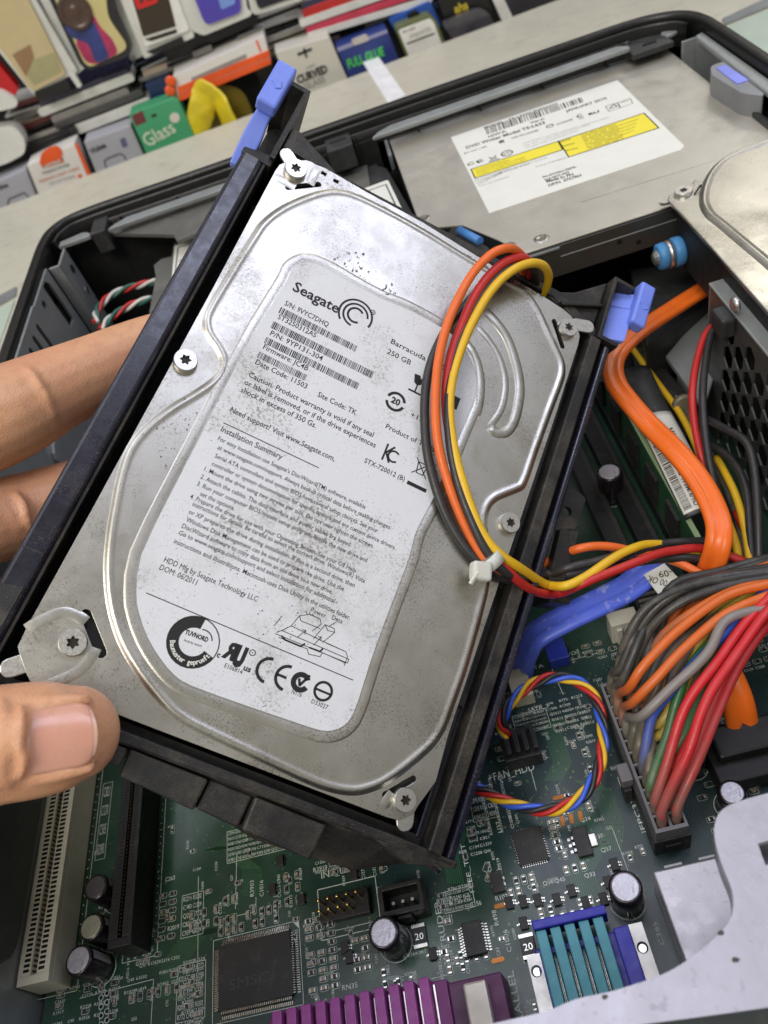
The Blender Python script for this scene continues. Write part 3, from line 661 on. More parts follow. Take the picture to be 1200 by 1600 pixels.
for sx in (-1, 1):
    x = x0-3.6 if sx < 0 else 8.6
    g = G().prism([[(x, 18), (x+3.1, 18), (x+3.1, 42 if sx < 0 else 43.6), (x, 42 if sx < 0 else 43.6)], circle((x+1.5, 38.6), 1.25, 14), circle((x+1.5, 29.5), 1.0, 12)], 8.6, 9.4); make('mount_plate', g, M_STEEL2, o)
    make('hex_post', G().lathe([(1.2, 2), (1.2, 8.3), (.9, 8.6)], 10, Matrix.Translation((x+1.5, 38.6, 0))), M_NICKEL, o)
p = Pz((1022, 1362), 14)
o = make('network_connector', G().box((17.6, 12, .2), (34.5, p.y, 14)), mat('shield_metal', (188, 184, 190), .3, .5, var=.05, vscale=90, speck=.2, dust=.25, dustc=(150, 144, 140)), mb, bevel=.35)
for u in (2.6, 10.5): make('shield_tab', G().box((17.6+u, p.y, 9), (17.6+u+4.2, p.y+.7, 14.4)), M_GALV, o, bevel=.2)
text(silk, 'C385', (15.6, 40), (15.6, 45), 1.0, ZK); text(silk, '20', (14.6, 50), (14.6, 53.5), 1.8, ZK)

# small surface-mount parts and the white print
rnd = random.Random(11)
names = ['R%d' % rnd.randint(10, 4000) for _ in range(26)]+['C%d' % rnd.randint(10, 1600) for _ in range(22)]+['Q%d' % k for k in (29, 32, 41, 46, 48)]
def resistor(x, y, rot, l=1.6, w_=.8, boxed=True):
    T = Matrix.Translation((x, y, 0)) @ Matrix.Rotation(rot, 4, 'Z')
    cer = rnd.random() < .45
    (smd if cer else soldered2).box((-l*.28, -w_/2, .05), (l*.28, w_/2, .5), T)
    smdend.box((-l/2, -w_/2, .04), (-l*.28, w_/2, .52), T); smdend.box((l*.28, -w_/2, .04), (l/2, w_/2, .52), T)
    if boxed: stroke(silk, rrect(-l*.72, -w_*.85, l*.72, w_*.85, .3, 3), .1, ZK, T, True)
soldered2 = G()
def field(px, nx, ny, dx=2.9, dy=2.2, rot=0, p=.85, txt=.5):
    c = Pz(px, 0)
    for i in range(nx):
        for j in range(ny):
            x, y = c.x+i*dx, c.y-j*dy
            u = rnd.random()
            if u < p: resistor(x, y, rot)
            if rnd.random() < txt:
                s = rnd.choice(names); L = .62*len(s)
                if rot: text(silk, s, (x+dx*.45, y-L/2), (x+dx*.45, y+L/2), .85, ZK)
                else: text(silk, s, (x-L/2, y+.75), (x+L/2, y+.75), .75, ZK)
field((482, 1440), 3, 9, 3.0, 2.0, 0, .9, .05); field((555, 1470), 2, 4, 2.6, 2.2, 0, .8, .1)
field((345, 1440), 9, 2, 2.0, 2.6, math.pi/2, .85, .0); field((352, 1408), 3, 1, 2.6, 2.0, math.pi/2, .8, .5)
field((430, 1375), 3, 3, 3.2, 3.2, math.pi/2, .7, .6); field((500, 1340), 5, 3, 3.6, 2.4, 0, .6, .9)
field((560, 1350), 3, 2, 3.2, 2.6, math.pi/2, .7, .8); field((600, 1520), 7, 2, 3.3, 2.6, math.pi/2, .7, .5)
field((700, 1505), 6, 1, 2.4, 2.6, math.pi/2, .9, .3); field((690, 1400), 3, 2, 3.2, 2.6, 0, .4, .9)
field((795, 1380), 4, 2, 2.0, 2.4, math.pi/2, .9, .1); field((845, 1425), 6, 2, 2.5, 2.2, math.pi/2, .8, .2)
field((862, 1285), 1, 5, 2, 1.7, 0, 1, 0); field((885, 1360), 3, 1, 2.2, 2, math.pi/2, 1, .0)
field((760, 1355), 2, 3, 2.6, 2.4, 1.0, .7, .6); field((920, 1260), 1, 1, 2, 2, math.pi/2, 1, 1)
field((205, 1560), 6, 1, 2.6, 2.4, math.pi/2, .9, .5); field((205, 1520), 5, 3, 3.2, 2.8, 0, .25, .9); field((95, 1555), 5, 4, 4.0, 2.6, 0, .3, .9)
field((295, 1510), 2, 7, 3.0, 2.3, 0, .55, .8); field((255, 1400), 2, 6, 3.0, 2.2, 0, .8, 0); field((300, 1430), 3, 2, 3.6, 3.0, math.pi/2, .8, .7)
field((840, 1110), 4, 6, 4.0, 1.7, 0, .12, .95); field((870, 1120), 3, 4, 4.0, 1.8, 0, .1, .95); field((745, 1230), 3, 8, 3.0, 1.7, math.pi/2, .1, .8); field((735, 1290), 2, 6, 3.0, 1.7, 0, .2, .9)
field((905, 1150), 1, 3, 3, 5, math.pi/2, .9, .9); field((1085, 1090), 3, 5, 3.0, 3.0, 0, .8, .5); field((1120, 1200), 5, 5, 3.0, 2.6, 0, .8, .5); field((1090, 1230), 4, 6, 3.0, 2.8, 0, .6, .2)
field((1150, 1010), 4, 5, 3.2, 3.0, 0, .5, .5); field((915, 1010), 3, 3, 3.6, 3.0, 0, .6, .5); field((1000, 1230), 2, 3, 4, 2.4, 0, 0, .9)
field((780, 1170), 2, 2, 3, 3, 0, .8, 0); field((960, 650), 5, 4, 5, 7, 0, .6, .2); field((700, 1440), 1, 3, 3, 2, 0, .7, .6); field((640, 1500), 4, 1, 3, 2, 0, .8, .3)
# printed tables, guide lines and traces of text
for px, w_, h, n in (((285, 1400), 6.5, 11, 5), ((355, 1300), 18, 9, 6), ((278, 1510), 8, 13, 6), ((162, 1225), 3.2, 24, 4), ((690, 1395), 8, 5, 4), ((800, 1120), 10, 6, 5), ((965, 1215), 6, 5, 3), ((730, 1235), 7, 9, 4)):
    c = Pz(px, 0); stroke(silk, [(c.x, c.y), (c.x+w_, c.y), (c.x+w_, c.y-h), (c.x, c.y-h)], .14, ZK, closed=True)
    for k in range(n):
        y = c.y-h*(k+.75)/n
        m = int(w_/2.2)
        for j in range(max(m, 1)):
            s = rnd.choice(names); x = c.x+.4+j*(w_-.6)/max(m, 1); text(silk, s, (x, y), (x+(w_-.6)/max(m, 1)*.85, y), h/n*.55, ZK)
for pts in (((370, 1335), (368, 1420)), ((345, 1437), (400, 1424), (400, 1402)), ((310, 1370), (309, 1520)), ((590, 1550), (700, 1523)), ((830, 1205), (838, 1235)), ((955, 1290), (985, 1370)), ((125, 1560), (240, 1530), (236, 1600)), ((155, 1600), (160, 1545)), ((880, 1085), (860, 1040), (935, 1020)), ((1095, 1210), (1200, 1185))):
    stroke(silk, [Pz(p, 0)[:2] for p in pts], .14, ZK)
for s, p, L, v in (('R3903', (397, 1400), 4.2, 1), ('C1016', (412, 1400), 4.2, 1), ('R3910', (490, 1363), 4, 0), ('TEEE_TEST', (742, 1398), 13, 1), ('SATA_3', (826, 1113), 6, 0), ('SATA', (820, 1050), 6, 0), ('U37', (785, 1300), 3, 1), ('R1017', (683, 1413), 4, 0), ('R1019', (683, 1421), 4, 0), ('C356', (735, 1418), 3, 0), ('R1022', (775, 1408), 4, 0), ('R498', (780, 1445), 3.5, 1), ('C1006', (800, 1487), 5, 1), ('RN35', (535, 1548), 4, 0), ('C263', (258, 1378), 3, 0), ('R2019', (262, 1455), 3.4, 0), ('PSWD1', (870, 1030), 7, 0), ('C1324', (212, 1510), 4, 0), ('IEPC331', (1010, 1300), 10, 1)):
    q = Pz(p, 0)
    text(silk, s, (q.x, q.y), (q.x+(0 if v else L), q.y+(L if v else 0)), 1.15, ZK)
for k in range(9):
    q = Pz((158+(k % 2)*9, 1545+k*7), 0); ring(silk, (q.x, q.y), .55, .75, ZK, n=12); pads.prism(circle((q.x, q.y), .5, 10), .0, .04)
# more print, vias and fan-out traces over the open areas
for k in range(150):
    q = Pz((random.uniform(150, 1010), random.uniform(1290, 1600)), 0) if k % 3 else Pz((random.uniform(770, 960), random.uniform(1020, 1300)), 0)
    s = rnd.choice(names); L = .5*len(s); v = rnd.random() < .5
    text(silk, s, (q.x, q.y), (q.x+(0 if v else L), q.y+(L if v else 0)), .72, ZK)
    if rnd.random() < .45: resistor(q.x+1.5, q.y-1.0, 0 if v else math.pi/2, 1.3, .65)
vias = G()
for k in range(700):
    q = Pz((random.uniform(80, 1010), random.uniform(1240, 1600)), 0) if k % 3 else Pz((random.uniform(760, 960), random.uniform(1000, 1300)), 0)
    vias.prism(circle((q.x, q.y), random.choice((.2, .26, .32)), 7), .0, .035)
make('vias', vias, plain((104, 122, 84), .35, .5), mb, kind='stuff')
tr = G()
for (p, n, dx, segs) in (((905, 1420), 12, .55, ((0, 9), (5, 5), (0, 10))), ((940, 1330), 10, .5, ((3, 6), (0, 9), (-4, 4))), ((250, 1560), 14, .5, ((0, 8), (6, 6), (9, 0))), ((380, 1400), 10, .6, ((0, 7), (-5, 5), (0, 12))), ((640, 1540), 12, .5, ((0, 6), (4, 4), (0, 9))), ((700, 1380), 9, .5, ((0, 8), (5, 5), (8, 0))), ((850, 1220), 10, .5, ((4, 4), (0, 10), (3, 3))), ((310, 1330), 12, .55, ((6, 0), (5, 5), (0, 6))), ((560, 1530), 9, .5, ((5, 5), (7, 0)))):
    c = Pz(p, 0)
    for i in range(n):
        x, y = c.x+i*dx, c.y-i*.12; pts = [(x, y)]
        for (u, v) in segs: x += u; y += v; pts.append((x, y))
        stroke(tr, pts, .2, .012)
make('copper_traces', tr, mat('trace_mask', (52, 96, 62), .35, 0, var=.1, coat=.3), mb, kind='stuff')
make('silkscreen', silk, M_SILK, mb, kind='stuff')
make('surface_mount_parts', smd, M_SMD, mb, kind='stuff')
make('surface_mount_parts', soldered2, M_CHIP, mb, kind='stuff')
make('solder_ends', smdend, M_NICKEL, mb, kind='stuff')
make('solder_joints', soldered, M_NICKEL, mb, kind='stuff')
make('via_holes', pads, M_HOLE, mb, kind='stuff')

# upright card with its label sleeve beside it
cardx = 60.2
cd_ = thing('memory_module', 'upright green circuit card with pale edge standing beside the orange cable', 'circuit card', (cardx, 180, 5.4))
make('card_board', G().box((cardx-.6, 112, 5.4), (cardx+.6, 236, 25)), M_PCB2, cd_, bevel=.1)
make('card_edge', G().box((cardx-.75, 112, 25), (cardx+.75, 236, 25.6)), plain((126, 146, 108), .5), cd_)
for i in range(6):
    y = 124+i*17; make('memory_chip', G().box((cardx-1.7, y, 9), (cardx-.62, y+9, 21)), M_CHIP, cd_, bevel=.1)
# ------------------------------------------------------------------ optical drive
dv = thing('optical_drive', 'slim silver optical drive with a white and yellow label at the front', 'optical drive', (77, 304, 50))
def dots(m, N, L, b, tc, noise, mix, ramp, col):
    sp = N.new('ShaderNodeSeparateXYZ'); L.new(tc.outputs['Object'], sp.inputs[0]); outs = []
    for i in range(2):
        a = N.new('ShaderNodeMath'); a.operation = 'MULTIPLY'; a.inputs[1].default_value = 2*math.pi/.0021; L.new(sp.outputs[i], a.inputs[0])
        s = N.new('ShaderNodeMath'); s.operation = 'SINE'; L.new(a.outputs[0], s.inputs[0]); outs.append(s.outputs[0])
    m1 = N.new('ShaderNodeMath'); m1.operation = 'MULTIPLY'; L.new(outs[0], m1.inputs[0]); L.new(outs[1], m1.inputs[1])
    r = ramp(m1.outputs[0], .55, .95)
    m2 = N.new('ShaderNodeMath'); m2.operation = 'MULTIPLY'; L.new(r, m2.inputs[0]); L.new(ramp(noise(22, 2).outputs[0], .42, .56), m2.inputs[1])
    bp = N.new('ShaderNodeBump'); bp.inputs['Strength'].default_value = .5; bp.inputs['Distance'].default_value = .0003; L.new(m2.outputs[0], bp.inputs['Height'])
    L.new(bp.outputs[0], b.inputs['Normal'])
    c2 = mix(ramp(noise(24, 5, .6).outputs[0], .58, .66, 0, .3), col, lin((112, 110, 102)))
    c3 = mix(ramp(m2.outputs[0], 0, 1, 0, .35), c2, lin((225, 222, 210))); L.new(c3, b.inputs['Base Color'])
M_DVD = mat('drive_tin', (192, 188, 177), .38, .45, var=.06, vscale=30, extra=dots)
DX0, DX1, DY0, DY1, DZ = 13.6, 141.0, 238.4, 367.6, 62.0
a1 = Pz((690, 362), DZ); a2 = Pz((775, 380), DZ); a3 = Pz((800, 402), DZ)
top = [(41.5, DY0), (DX1, DY0), (DX1, DY1), (DX0, DY1), (DX0, 281), (16.5, 276), (28.5, 270), (38, 252), (40.5, 246)]
make('top_cover', G().prism(top, DZ-.8, DZ), M_DVD, dv, bevel=.35, seg=3)
make('drive_body', G().prism(offset(top, -.4), 49.4, DZ-.8), M_DARKSTEEL, dv)
make('front_skirt', G().box((41.8, DY0+.05, 49.2), (DX1, DY0-.6, DZ-.9)), mat('tin_side', (84, 84, 80), .45, .6, var=.1, vscale=60), dv, bevel=.2)
g = G().box((41.5, DY0-1.1, DZ-2.1), (56, DY0-.4, DZ-1.2)); g.box((56, DY0-.85, 56.5), (DX1, DY0-.55, 57)); make('skirt_fold', g, M_GALV, dv, bevel=.15)
for p in ((968, 378), (998, 378)):
    q = Py(p, DY0-.7); make('skirt_hole', G().lathe([(.9, 0), (.9, .15)], 12, Matrix.Translation(q) @ Matrix.Rotation(math.pi/2, 4, 'X')), M_HOLE, dv)
for p in ((846, 373), (662, 342), (795, 385)):
    q = Pz(p, DZ); make('dimple', G().lathe([(2.9, -.1), (2.6, .12), (1.9, .42), (1.4, .3), (.8, .12)], 24, Matrix.Translation(q)), M_STEEL2, dv)
make('scratch_line', G().prism(capsule2(Pz((908, 316), DZ), Pz((1120, 250), DZ), .12), DZ+.01, DZ+.05), M_STEEL2, dv)
L4 = [Pz(p, DZ+.1) for p in ((705, 212), (966, 127), (1072, 230), (763, 335))]
lx0 = (L4[0].x+L4[3].x)/2; lx1 = (L4[1].x+L4[2].x)/2; ly1 = (L4[0].y+L4[1].y)/2; ly0 = (L4[2].y+L4[3].y)/2
lab = make('drive_label', G().prism([(lx0, ly0), (lx1-2, ly0), (lx1, ly0+2), (lx1, ly1), (lx0, ly1)], DZ+.02, DZ+.12), M_PAPERCLEAN, dv)
ZL = DZ+.16
def D(p): q = Pz(p, ZL); return (q.x, q.y)
def C6(u, v): return D((680+u/2.857, 120+v/2.857))            # the enlarged view of this label
ink = G(); grey = G(); ye = G()
for q in ([C6(160, 413), C6(548, 288), C6(570, 325), C6(178, 452)], [C6(552, 287), C6(932, 162), C6(998, 228), C6(596, 358)]):
    quadpx(ye, q, ZL)
    stroke(ink, q, .5, ZL+.02, closed=True)
barcode(ink, C6(222, 228), C6(650, 92), C6(662, 112), C6(232, 258), 110, ZL, seed=4)
for s, p, q, h in (('MODEL : TS-L633C/DEQHW', (220, 232), (550, 122), 1.6), ('H/W:A', (240, 272), (318, 245), 1.8), ('Ver.C', (425, 210), (490, 190), 1.8), ('DVD Writer Model TS-L633', (140, 322), (492, 208), 2.2), ('JANUARY 2010', (585, 158), (768, 98), 1.9), ('5V === 1.8A', (130, 345), (232, 312), 1.0),
        ('TSS-TS-L633(B)', (340, 278), (462, 240), 1.1), ('Made In PH', (498, 472), (618, 440), 1.9), ('PH-0757RH-75878-', (482, 452), (632, 404), 1.3), ('01S-0637-A02', (490, 464), (600, 428), 1.3), ('DP/N  0757RH', (508, 490), (655, 443), 1.7), ('TUV CE', (285, 300), (310, 292), .9), ('D33478', (545, 215), (615, 192), 1.1), ('N130', (645, 190), (665, 184), .8)):
    text(ink, s, C6(*p), C6(*q), h*1.1, ZL, bold=.025)
for i in range(3): text(ink, ('CAUTION CLASS 3B INVISIBLE LASER RADIATION', 'DANGER AVOID EXPOSURE TO THE BEAM', 'CLASS 1 LASER PRODUCT')[i], C6(180+i*4, 420+i*10), C6((330, 400, 410)[i], (374, 362, 370)[i]), .95, ZL+.02)
for i in range(5): text(ink, 'This product complies with the applicable standards', C6(172+i*6, 462+i*7), C6((500, 420, 330, 300, 330)[i], (362, 390, 412, 430, 446)[i]), .7, ZL)
for i in range(3): text(ink, 'Laser Klasse 1 produkt, avoid direct exposure to beam', C6(390+i*8, 300+i*10), C6((775, 690, 640)[i], (182, 214, 240)[i]), .7, ZL)
for i in range(3): stroke(ink, [C6(562+i*10, 290+i*20), C6(605+i*15, 276+i*21)], .45, ZL+.02)
for i in range(16):
    for j in range(11):
        if random.random() < .85:
            a = C6(650+i*10+j*3.2, 258-i*2.9+j*6.3); b = C6(650+i*10+j*3.2+8, 258-i*2.9+j*6.3-2); stroke(grey, [a, b], .42, ZL+.02)
for i in range(4): text(ink, 'LASER RADIATION', C6(815+i*5, 222+i*14), C6(905-i*6, 192+i*16), .8, ZL+.02)
for i, r in enumerate((((145, 385), (185, 372)), ((188, 372), (225, 360)))): text(ink, 'CE'[i], C6(r[0][0]+4, r[0][1]+14), C6(r[1][0]-8, r[1][1]+14), 2.4, ZL, bold=.02)
c = C6(320, 341); ring(ink, c, 1.9, 2.5, ZL); text(ink, '10', (c[0]-1.2, c[1]-.6), (c[0]+1.2, c[1]-.2), 1.3, ZL, bold=.02)
c = C6(512, 219); ring(ink, c, 1.2, 1.6, ZL); stroke(ink, [(c[0]-1.3, c[1]), (c[0]+1.3, c[1]+.2)], .3, ZL)
c = C6(647, 174); ring(ink, c, .9, 1.5, ZL, a0=.8, a1=5.6); text(ink, 'RU', C6(688, 172), C6(735, 157), 2.0, ZL, bold=.04)
for q in ([C6(760, 132), C6(812, 116), C6(826, 138), C6(776, 154)], [C6(814, 115), C6(870, 97), C6(882, 118), C6(828, 137)]): stroke(ink, q, .25, ZL, closed=True)
stroke(ink, [C6(778, 142), C6(798, 121), C6(812, 133)], .4, ZL, closed=True); text(ink, 'HDMI', C6(828, 118), C6(864, 107), 1.0, ZL)
c = C6(258, 362); stroke(ink, [(c[0]-1.2, c[1]+1.5), (c[0]-.7, c[1]-1.2), (c[0]+1, c[1]-1), (c[0]+1.3, c[1]+1.6)], .25, ZL); stroke(ink, [(c[0]-1.6, c[1]-1.6), (c[0]+1.7, c[1]+1.7)], .25, ZL); stroke(ink, [(c[0]-1.6, c[1]+1.6), (c[0]+1.7, c[1]-1.7)], .25, ZL); stroke(ink, [C6(240, 380), C6(285, 366)], .6, ZL)
c = C6(296, 288); ring(ink, c, .2, 1.1, ZL)
text(ink, 'Product of Philippines', C6(450, 404), C6(585, 362), .8, ZL)
make('label_print', ink, M_INK, lab); make('yellow_panel', ye, M_YELLOW, lab); make('warning_pattern', grey, plain((120, 112, 50), .6), lab)

# black connector with a blue latch behind it
sk = thing('drive_connector', 'small black cable connector with a blue bar behind the held drive', 'connector', Pz((735, 375), 58))
make('housing', G().prism([Pz(p, 66)[:2] for p in ((696, 366), (708, 351), (764, 386), (756, 404), (732, 398))], 56, 66), M_BLACK, sk, bevel=.6)
a = Pz((718, 360), 66.8); b = Pz((750, 377), 66.8); make('latch_bar', G().tube([a, b], 1.5, 12), plain((74, 132, 200), .4), sk)

# ------------------------------------------------------------------ second drive at the right
h2 = thing('hard_drive', 'second silver hard drive lying flat at the right edge above the power supply', 'hard drive', (130, 190, 42), 'hard drives')
Z2 = 66.0
def Q(p, z=Z2): return Pz(p, z)[:2]
out = [Q((1042, 312)), Q((1046, 304)), Q((1062, 296)), Q((1078, 289)), Q((1086, 280)), Q((1094, 284)), Q((1120, 276)), Q((1170, 258)), Q((1330, 205)), (175, 120), (93.3, 120), (93.3, 200), (93.2, 226)]
make('lid', G().prism([out, capsule2(Q((1097, 289)), Q((1088, 303)), .7)], Z2-1.4, Z2), M_STEEL, h2, bevel=.4)
make('drive_body', G().box((94.4, 120, Z2-20), (160, 232, Z2-1.4)), M_BLACKMAT, h2)
pth = smooth_path([(172, 262, 0), (150, 257, 0)]+[(*Q(p), 0) for p in ((1200, 222), (1140, 247), (1112, 273), (1100, 310), (1108, 335), (1135, 358), (1240, 450))]+[(100.5, 150, 0), (102, 130, 0), (110, 124, 0), (172, 124, 0)], 5)
g = G(); rn = [(1.6, 0), (1.0, .6), (.4, 1.0), (0, 1.1), (-.5, 1.0), (-1.1, .7), (-1.7, .55)]
for i in range(len(pth)):
    a = pth[max(i-1, 0)]; b = pth[min(i+1, len(pth)-1)]; d = (b-a).normalized(); n = Vector((d.y, -d.x, 0))
    g.v += [pth[i]+n*u+Vector((0, 0, Z2+z)) for u, z in rn]
k = len(rn)
for i in range(len(pth)-1):
    for q in range(k-1): g.f.append([i*k+q, i*k+q+1, (i+1)*k+q+1, (i+1)*k+q]); g.s.append(True)
g.sheet([(p.x, p.y) for p in pth], Z2+.55)
make('stamped_panel', g, M_STEEL, h2)
def torx(name, T, r, h, parent, mat_=None):
    star = []
    for k in range(24):
        a = 2*math.pi*k/24; star.append((r*(.40+.09*math.cos(6*a))*math.cos(a), r*(.40+.09*math.cos(6*a))*math.sin(a)))
    g = G().prism([circle((0, 0), r*.94, 28), star], h*.55, h, T); g.lathe([(r, 0), (r, h*.8), (r*.94, h-.02)], 28, T)
    # open the top of the side ring so that the star stays a real recess
    g.f.pop(); g.s.pop(); g.f.pop(); g.s.pop()
    o = make(name, g, mat_ or M_SCREW, parent)
    g = G().prism([(x*1.05, y*1.05) for x, y in star], h*.2, h*.56, T); make('star_recess', g, plain((58, 54, 48), .5, .8), o)
    return o
torx('lid_screw', Matrix.Translation((*Q((1068, 302)), Z2)), 2.9, 1.2, h2)
q = Pz((1047, 310), Z2-.2); make('lid_tab', G().prism(capsule2((q.x-1.8, q.y+.2), (q.x+2, q.y), 1.9), Z2-1.2, Z2-.3), M_SCREW, h2)
q = Px((1062, 392), 93.5)
T = Matrix.Translation((94.4, q.y, q.z)) @ Matrix.Rotation(-math.pi/2, 4, 'Y')
gm = make('rubber_mount', G().lathe([(4.6, 0), (5.0, .8), (5.0, 3.0), (4.6, 3.4), (3.2, 3.4), (3.2, 5.6), (4.4, 5.6), (4.6, 6.2), (4.4, 8.2), (3.6, 8.6)], 28, T), M_RUBBER, h2)
make('steel_collar', G().lathe([(3.9, 3.6), (4.7, 3.7), (4.7, 5.4), (3.9, 5.5)], 28, T), M_SCREW, gm)
make('mount_screw', G().lathe([(2.6, 8), (2.6, 9.2), (1.8, 10.0), (.6, 10.2)], 14, T, False), M_SCREW, gm)

# ------------------------------------------------------------------ power supply
ps = thing('power_supply', 'grey steel power supply with a honeycomb vent at the right', 'power supply', (120, 120, -9))
XP = 90.5
ZT = 50.0
yA = Px((1110, 462), XP); yB = Px((1200, 540), XP)
ZT = (yA.z+yB.z)/2
GX = Matrix(((0, 0, 1, XP), (1, 0, 0, 0), (0, 1, 0, 0), (0, 0, 0, 1)))
YF = yA.y+1
holes = []
hs = 8.2
for i in range(24):
    for j in range(7):
        y = YF-15-i*hs*.80; z = ZT-8-j*hs*1.14-(hs*.57 if i % 2 else 0)
        if z < -3 or y < 64: continue
        holes.append([(y+hs*u, z+hs*v) for u, v in ((.37, .25), (.37, -.25), (0, -.535), (-.37, -.25), (-.37, .25), (0, .535))])
make('vent_grille', G().prism([[(58, -9), (YF, -9), (YF, ZT), (58, ZT)]]+holes, 0, .55, GX), mat('psu_steel', (104, 106, 106), .45, .75, var=.1, vscale=60, dust=.35, dustc=(125, 118, 100), dscale=90), ps)
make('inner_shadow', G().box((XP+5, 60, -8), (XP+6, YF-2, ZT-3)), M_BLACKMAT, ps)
make('top_plate', G().box((XP-.4, 58, ZT), (150, YF, ZT+1)), M_GALV, ps, bevel=.4)
make('side_plate', G().box((XP, YF-1, -9), (150, YF, ZT)), M_GALV, ps)
make('cable_grommet', G().lathe([(3, -3), (9, -3), (10, -1), (10, 1), (9, 2), (3, 2)], 22, Matrix.Translation((XP, 106, 30)) @ Matrix.Rotation(math.pi/2, 4, 'Y')), M_BLACKMAT, ps)
make('rear_plate', G().box((XP+1.3, 58, -9), (150, 59, ZT-.2)), M_GALV, ps)
q = Px((1152, 475), XP)
make('grille_screw', G().lathe([(2.4, 0), (2.4, 1.0), (1.6, 1.6)], 16, Matrix.Translation((XP, q.y, q.z)) @ Matrix.Rotation(-math.pi/2, 4, 'Y')), M_SCREW, ps)
q = Px((1142, 498), XP)
make('wire_boot', G().box((XP-4.5, q.y-4, q.z-4), (XP, q.y+4, q.z+3)), M_DKGREY, ps, bevel=1.0)
# bright bracket and dark guides seen between the power supply and the optical drive
br = thing('drive_bracket', 'bent bare steel bracket between the orange cable and the vent', 'bracket', (80, 205, 6))
make('bracket_plate', G().prism([Pz(p, 24)[:2] for p in ((1040, 556), (1070, 520), (1115, 468), (1150, 470), (1112, 600), (1100, 638))], 22, 24), M_GALV, br, bevel=.4)
make('bracket_leg', G().box((84, 190, -9), (86, 205, 22)), M_GALV, br, bevel=.3)
db = thing('drive_bay_guide', 'black plastic drive bay guide in shadow under the optical drive', 'bay guide', (70, 215, -9))
make('guide_block', G().prism([Pz(p, 30)[:2] for p in ((985, 420), (1085, 405), (1125, 450), (1050, 520), (1010, 540))], 10, 30), M_DKGREY, db, bevel=.8)
make('guide_wall', G().prism([Pz(p, 18)[:2] for p in ((985, 545), (1010, 540), (1100, 645), (1090, 700), (1000, 610))], -9, 18), M_BLACK, db, bevel=.6)
make('guide_foot', G().box((60, 200, -9), (84, 236, 10)), M_BLACKMAT, db)
# ------------------------------------------------------------------ phone accessories on the rack behind the counter
def VX(Y): return Matrix(((1, 0, 0, 0), (0, 0, -1, Y), (0, 1, 0, 0), (0, 0, 0, 1)))
def V(p, Y): q = Py(p, Y); return (q.x, q.z)
def card(name, label, cat, pts, Y, depth, m, r=0.0, bevel=.6, group=None):
    P = [V(p, Y) for p in pts]
    if r: P = rpoly(P, r)
    root = thing(name, label, cat, (sum(p[0] for p in P)/len(P), Y+depth/2, min(p[1] for p in P)), group)
    make('body', G().prism(P, -depth, 0, VX(Y)), m, root, bevel=bevel)
    return root
def patch(root, name, pts, Y, m, w=.25, r=0.0):
    P = [V(p, Y) for p in pts]
    if r: P = rpoly(P, r)
    return make(name, G().prism(P, .02, w, VX(Y)), m, root)
def vtext(root, s, p0, p1, h, Y, m, bold=.0, name='lettering', w=.3):
    g = G(); text(g, s, V(p0, Y), V(p1, Y), h, w, VX(Y), bold); return make(name, g, m, root)
YB = 728
M_RACK = mat('rack_black', (16, 16, 18), .5, 0, var=.3, vscale=20, bump=.1, bscale=300)
o = make('rack_back_panel', G().box((-520, 800, -220), (420, 812, 330)), M_RACK); o['kind'] = 'structure'
o = make('rack_shelf', G().box((-520, 716, -96), (420, 799, -88)), M_RACK, bevel=1); o['kind'] = 'structure'
M_CLEAR = mat('clear_sleeve', (214, 214, 208), .22, 0, var=.12, vscale=40, bump=.6, bscale=120, coat=.4)
M_GREYBOX = mat('grey_carton', (172, 172, 180), .45, 0, var=.04, vscale=20)
M_WHITEBOX = mat('white_carton', (226, 222, 216), .45, 0, var=.03, vscale=20)
INKD = plain((52, 50, 56), .6); ORG = plain((236, 92, 34), .45); WHT = plain((232, 230, 224), .5)

r = card('accessory_box', 'pale grey carton with square outline print, leftmost above the counter edge', 'box', ((-40, 300), (40, 264), (80, 368), (-10, 410)), YB, 22, M_GREYBOX, group='boxes on the counter rack')
vtext(r, 'Videa', (-8, 300), (14, 291), 4.2, YB, INKD, .02)
g = G(); stroke(g, rrect(*V((14, 318), YB), *V((50, 300), YB), 3) if False else [V(p, YB) for p in ((12, 322), (14, 311), (38, 301), (45, 308), (46, 316))], 1.0, .3, VX(YB)); make('outline_print', g, INKD, r)
r = card('accessory_box', 'white carton with orange hang tab and orange lettering at the left', 'box', ((42, 258), (116, 224), (170, 358), (96, 392)), YB-4, 24, M_WHITEBOX, group='boxes on the counter rack')
patch(r, 'orange_edge', ((116, 224), (121, 224), (178, 356), (170, 358)), YB-4, ORG)
patch(r, 'hang_tab', ((62, 254), (64, 240), (76, 230), (90, 227), (97, 234), (97, 246), (64, 259)), YB-4, ORG, .9, 3)
patch(r, 'brand_bar', ((64, 256), (98, 246), (100, 253), (67, 263)), YB-4, plain((196, 100, 60), .5), .5)
vtext(r, 'LANEX', (70, 261), (97, 252), 3.0, YB-4, WHT, .02, w=.6)
for s, a, b, m in (('FASHION POWER', (68, 273), (110, 259), INKD), ('PREMIUM LIGHT CABLE', (63, 286), (125, 264), plain((206, 108, 74), .5)), ('data and charging', (78, 289), (118, 276), plain((160, 150, 146), .5))): vtext(r, s, a, b, 2.6, YB-4, m)
patch(r, 'orange_dot', ((121, 274), (126, 271), (129, 276), (124, 279)), YB-4, ORG)
r = card('accessory_box', 'pale grey carton with square outline between white box and green box', 'box', ((131, 222), (204, 196), (258, 318), (182, 350)), YB, 22, M_GREYBOX, group='boxes on the counter rack')
vtext(r, 'Videa', (143, 241), (167, 229), 4.4, YB, INKD, .03)
patch(r, 'camera_print', ((187, 218), (195, 214), (200, 228), (192, 231)), YB, plain((96, 96, 130), .5), r=1.5)
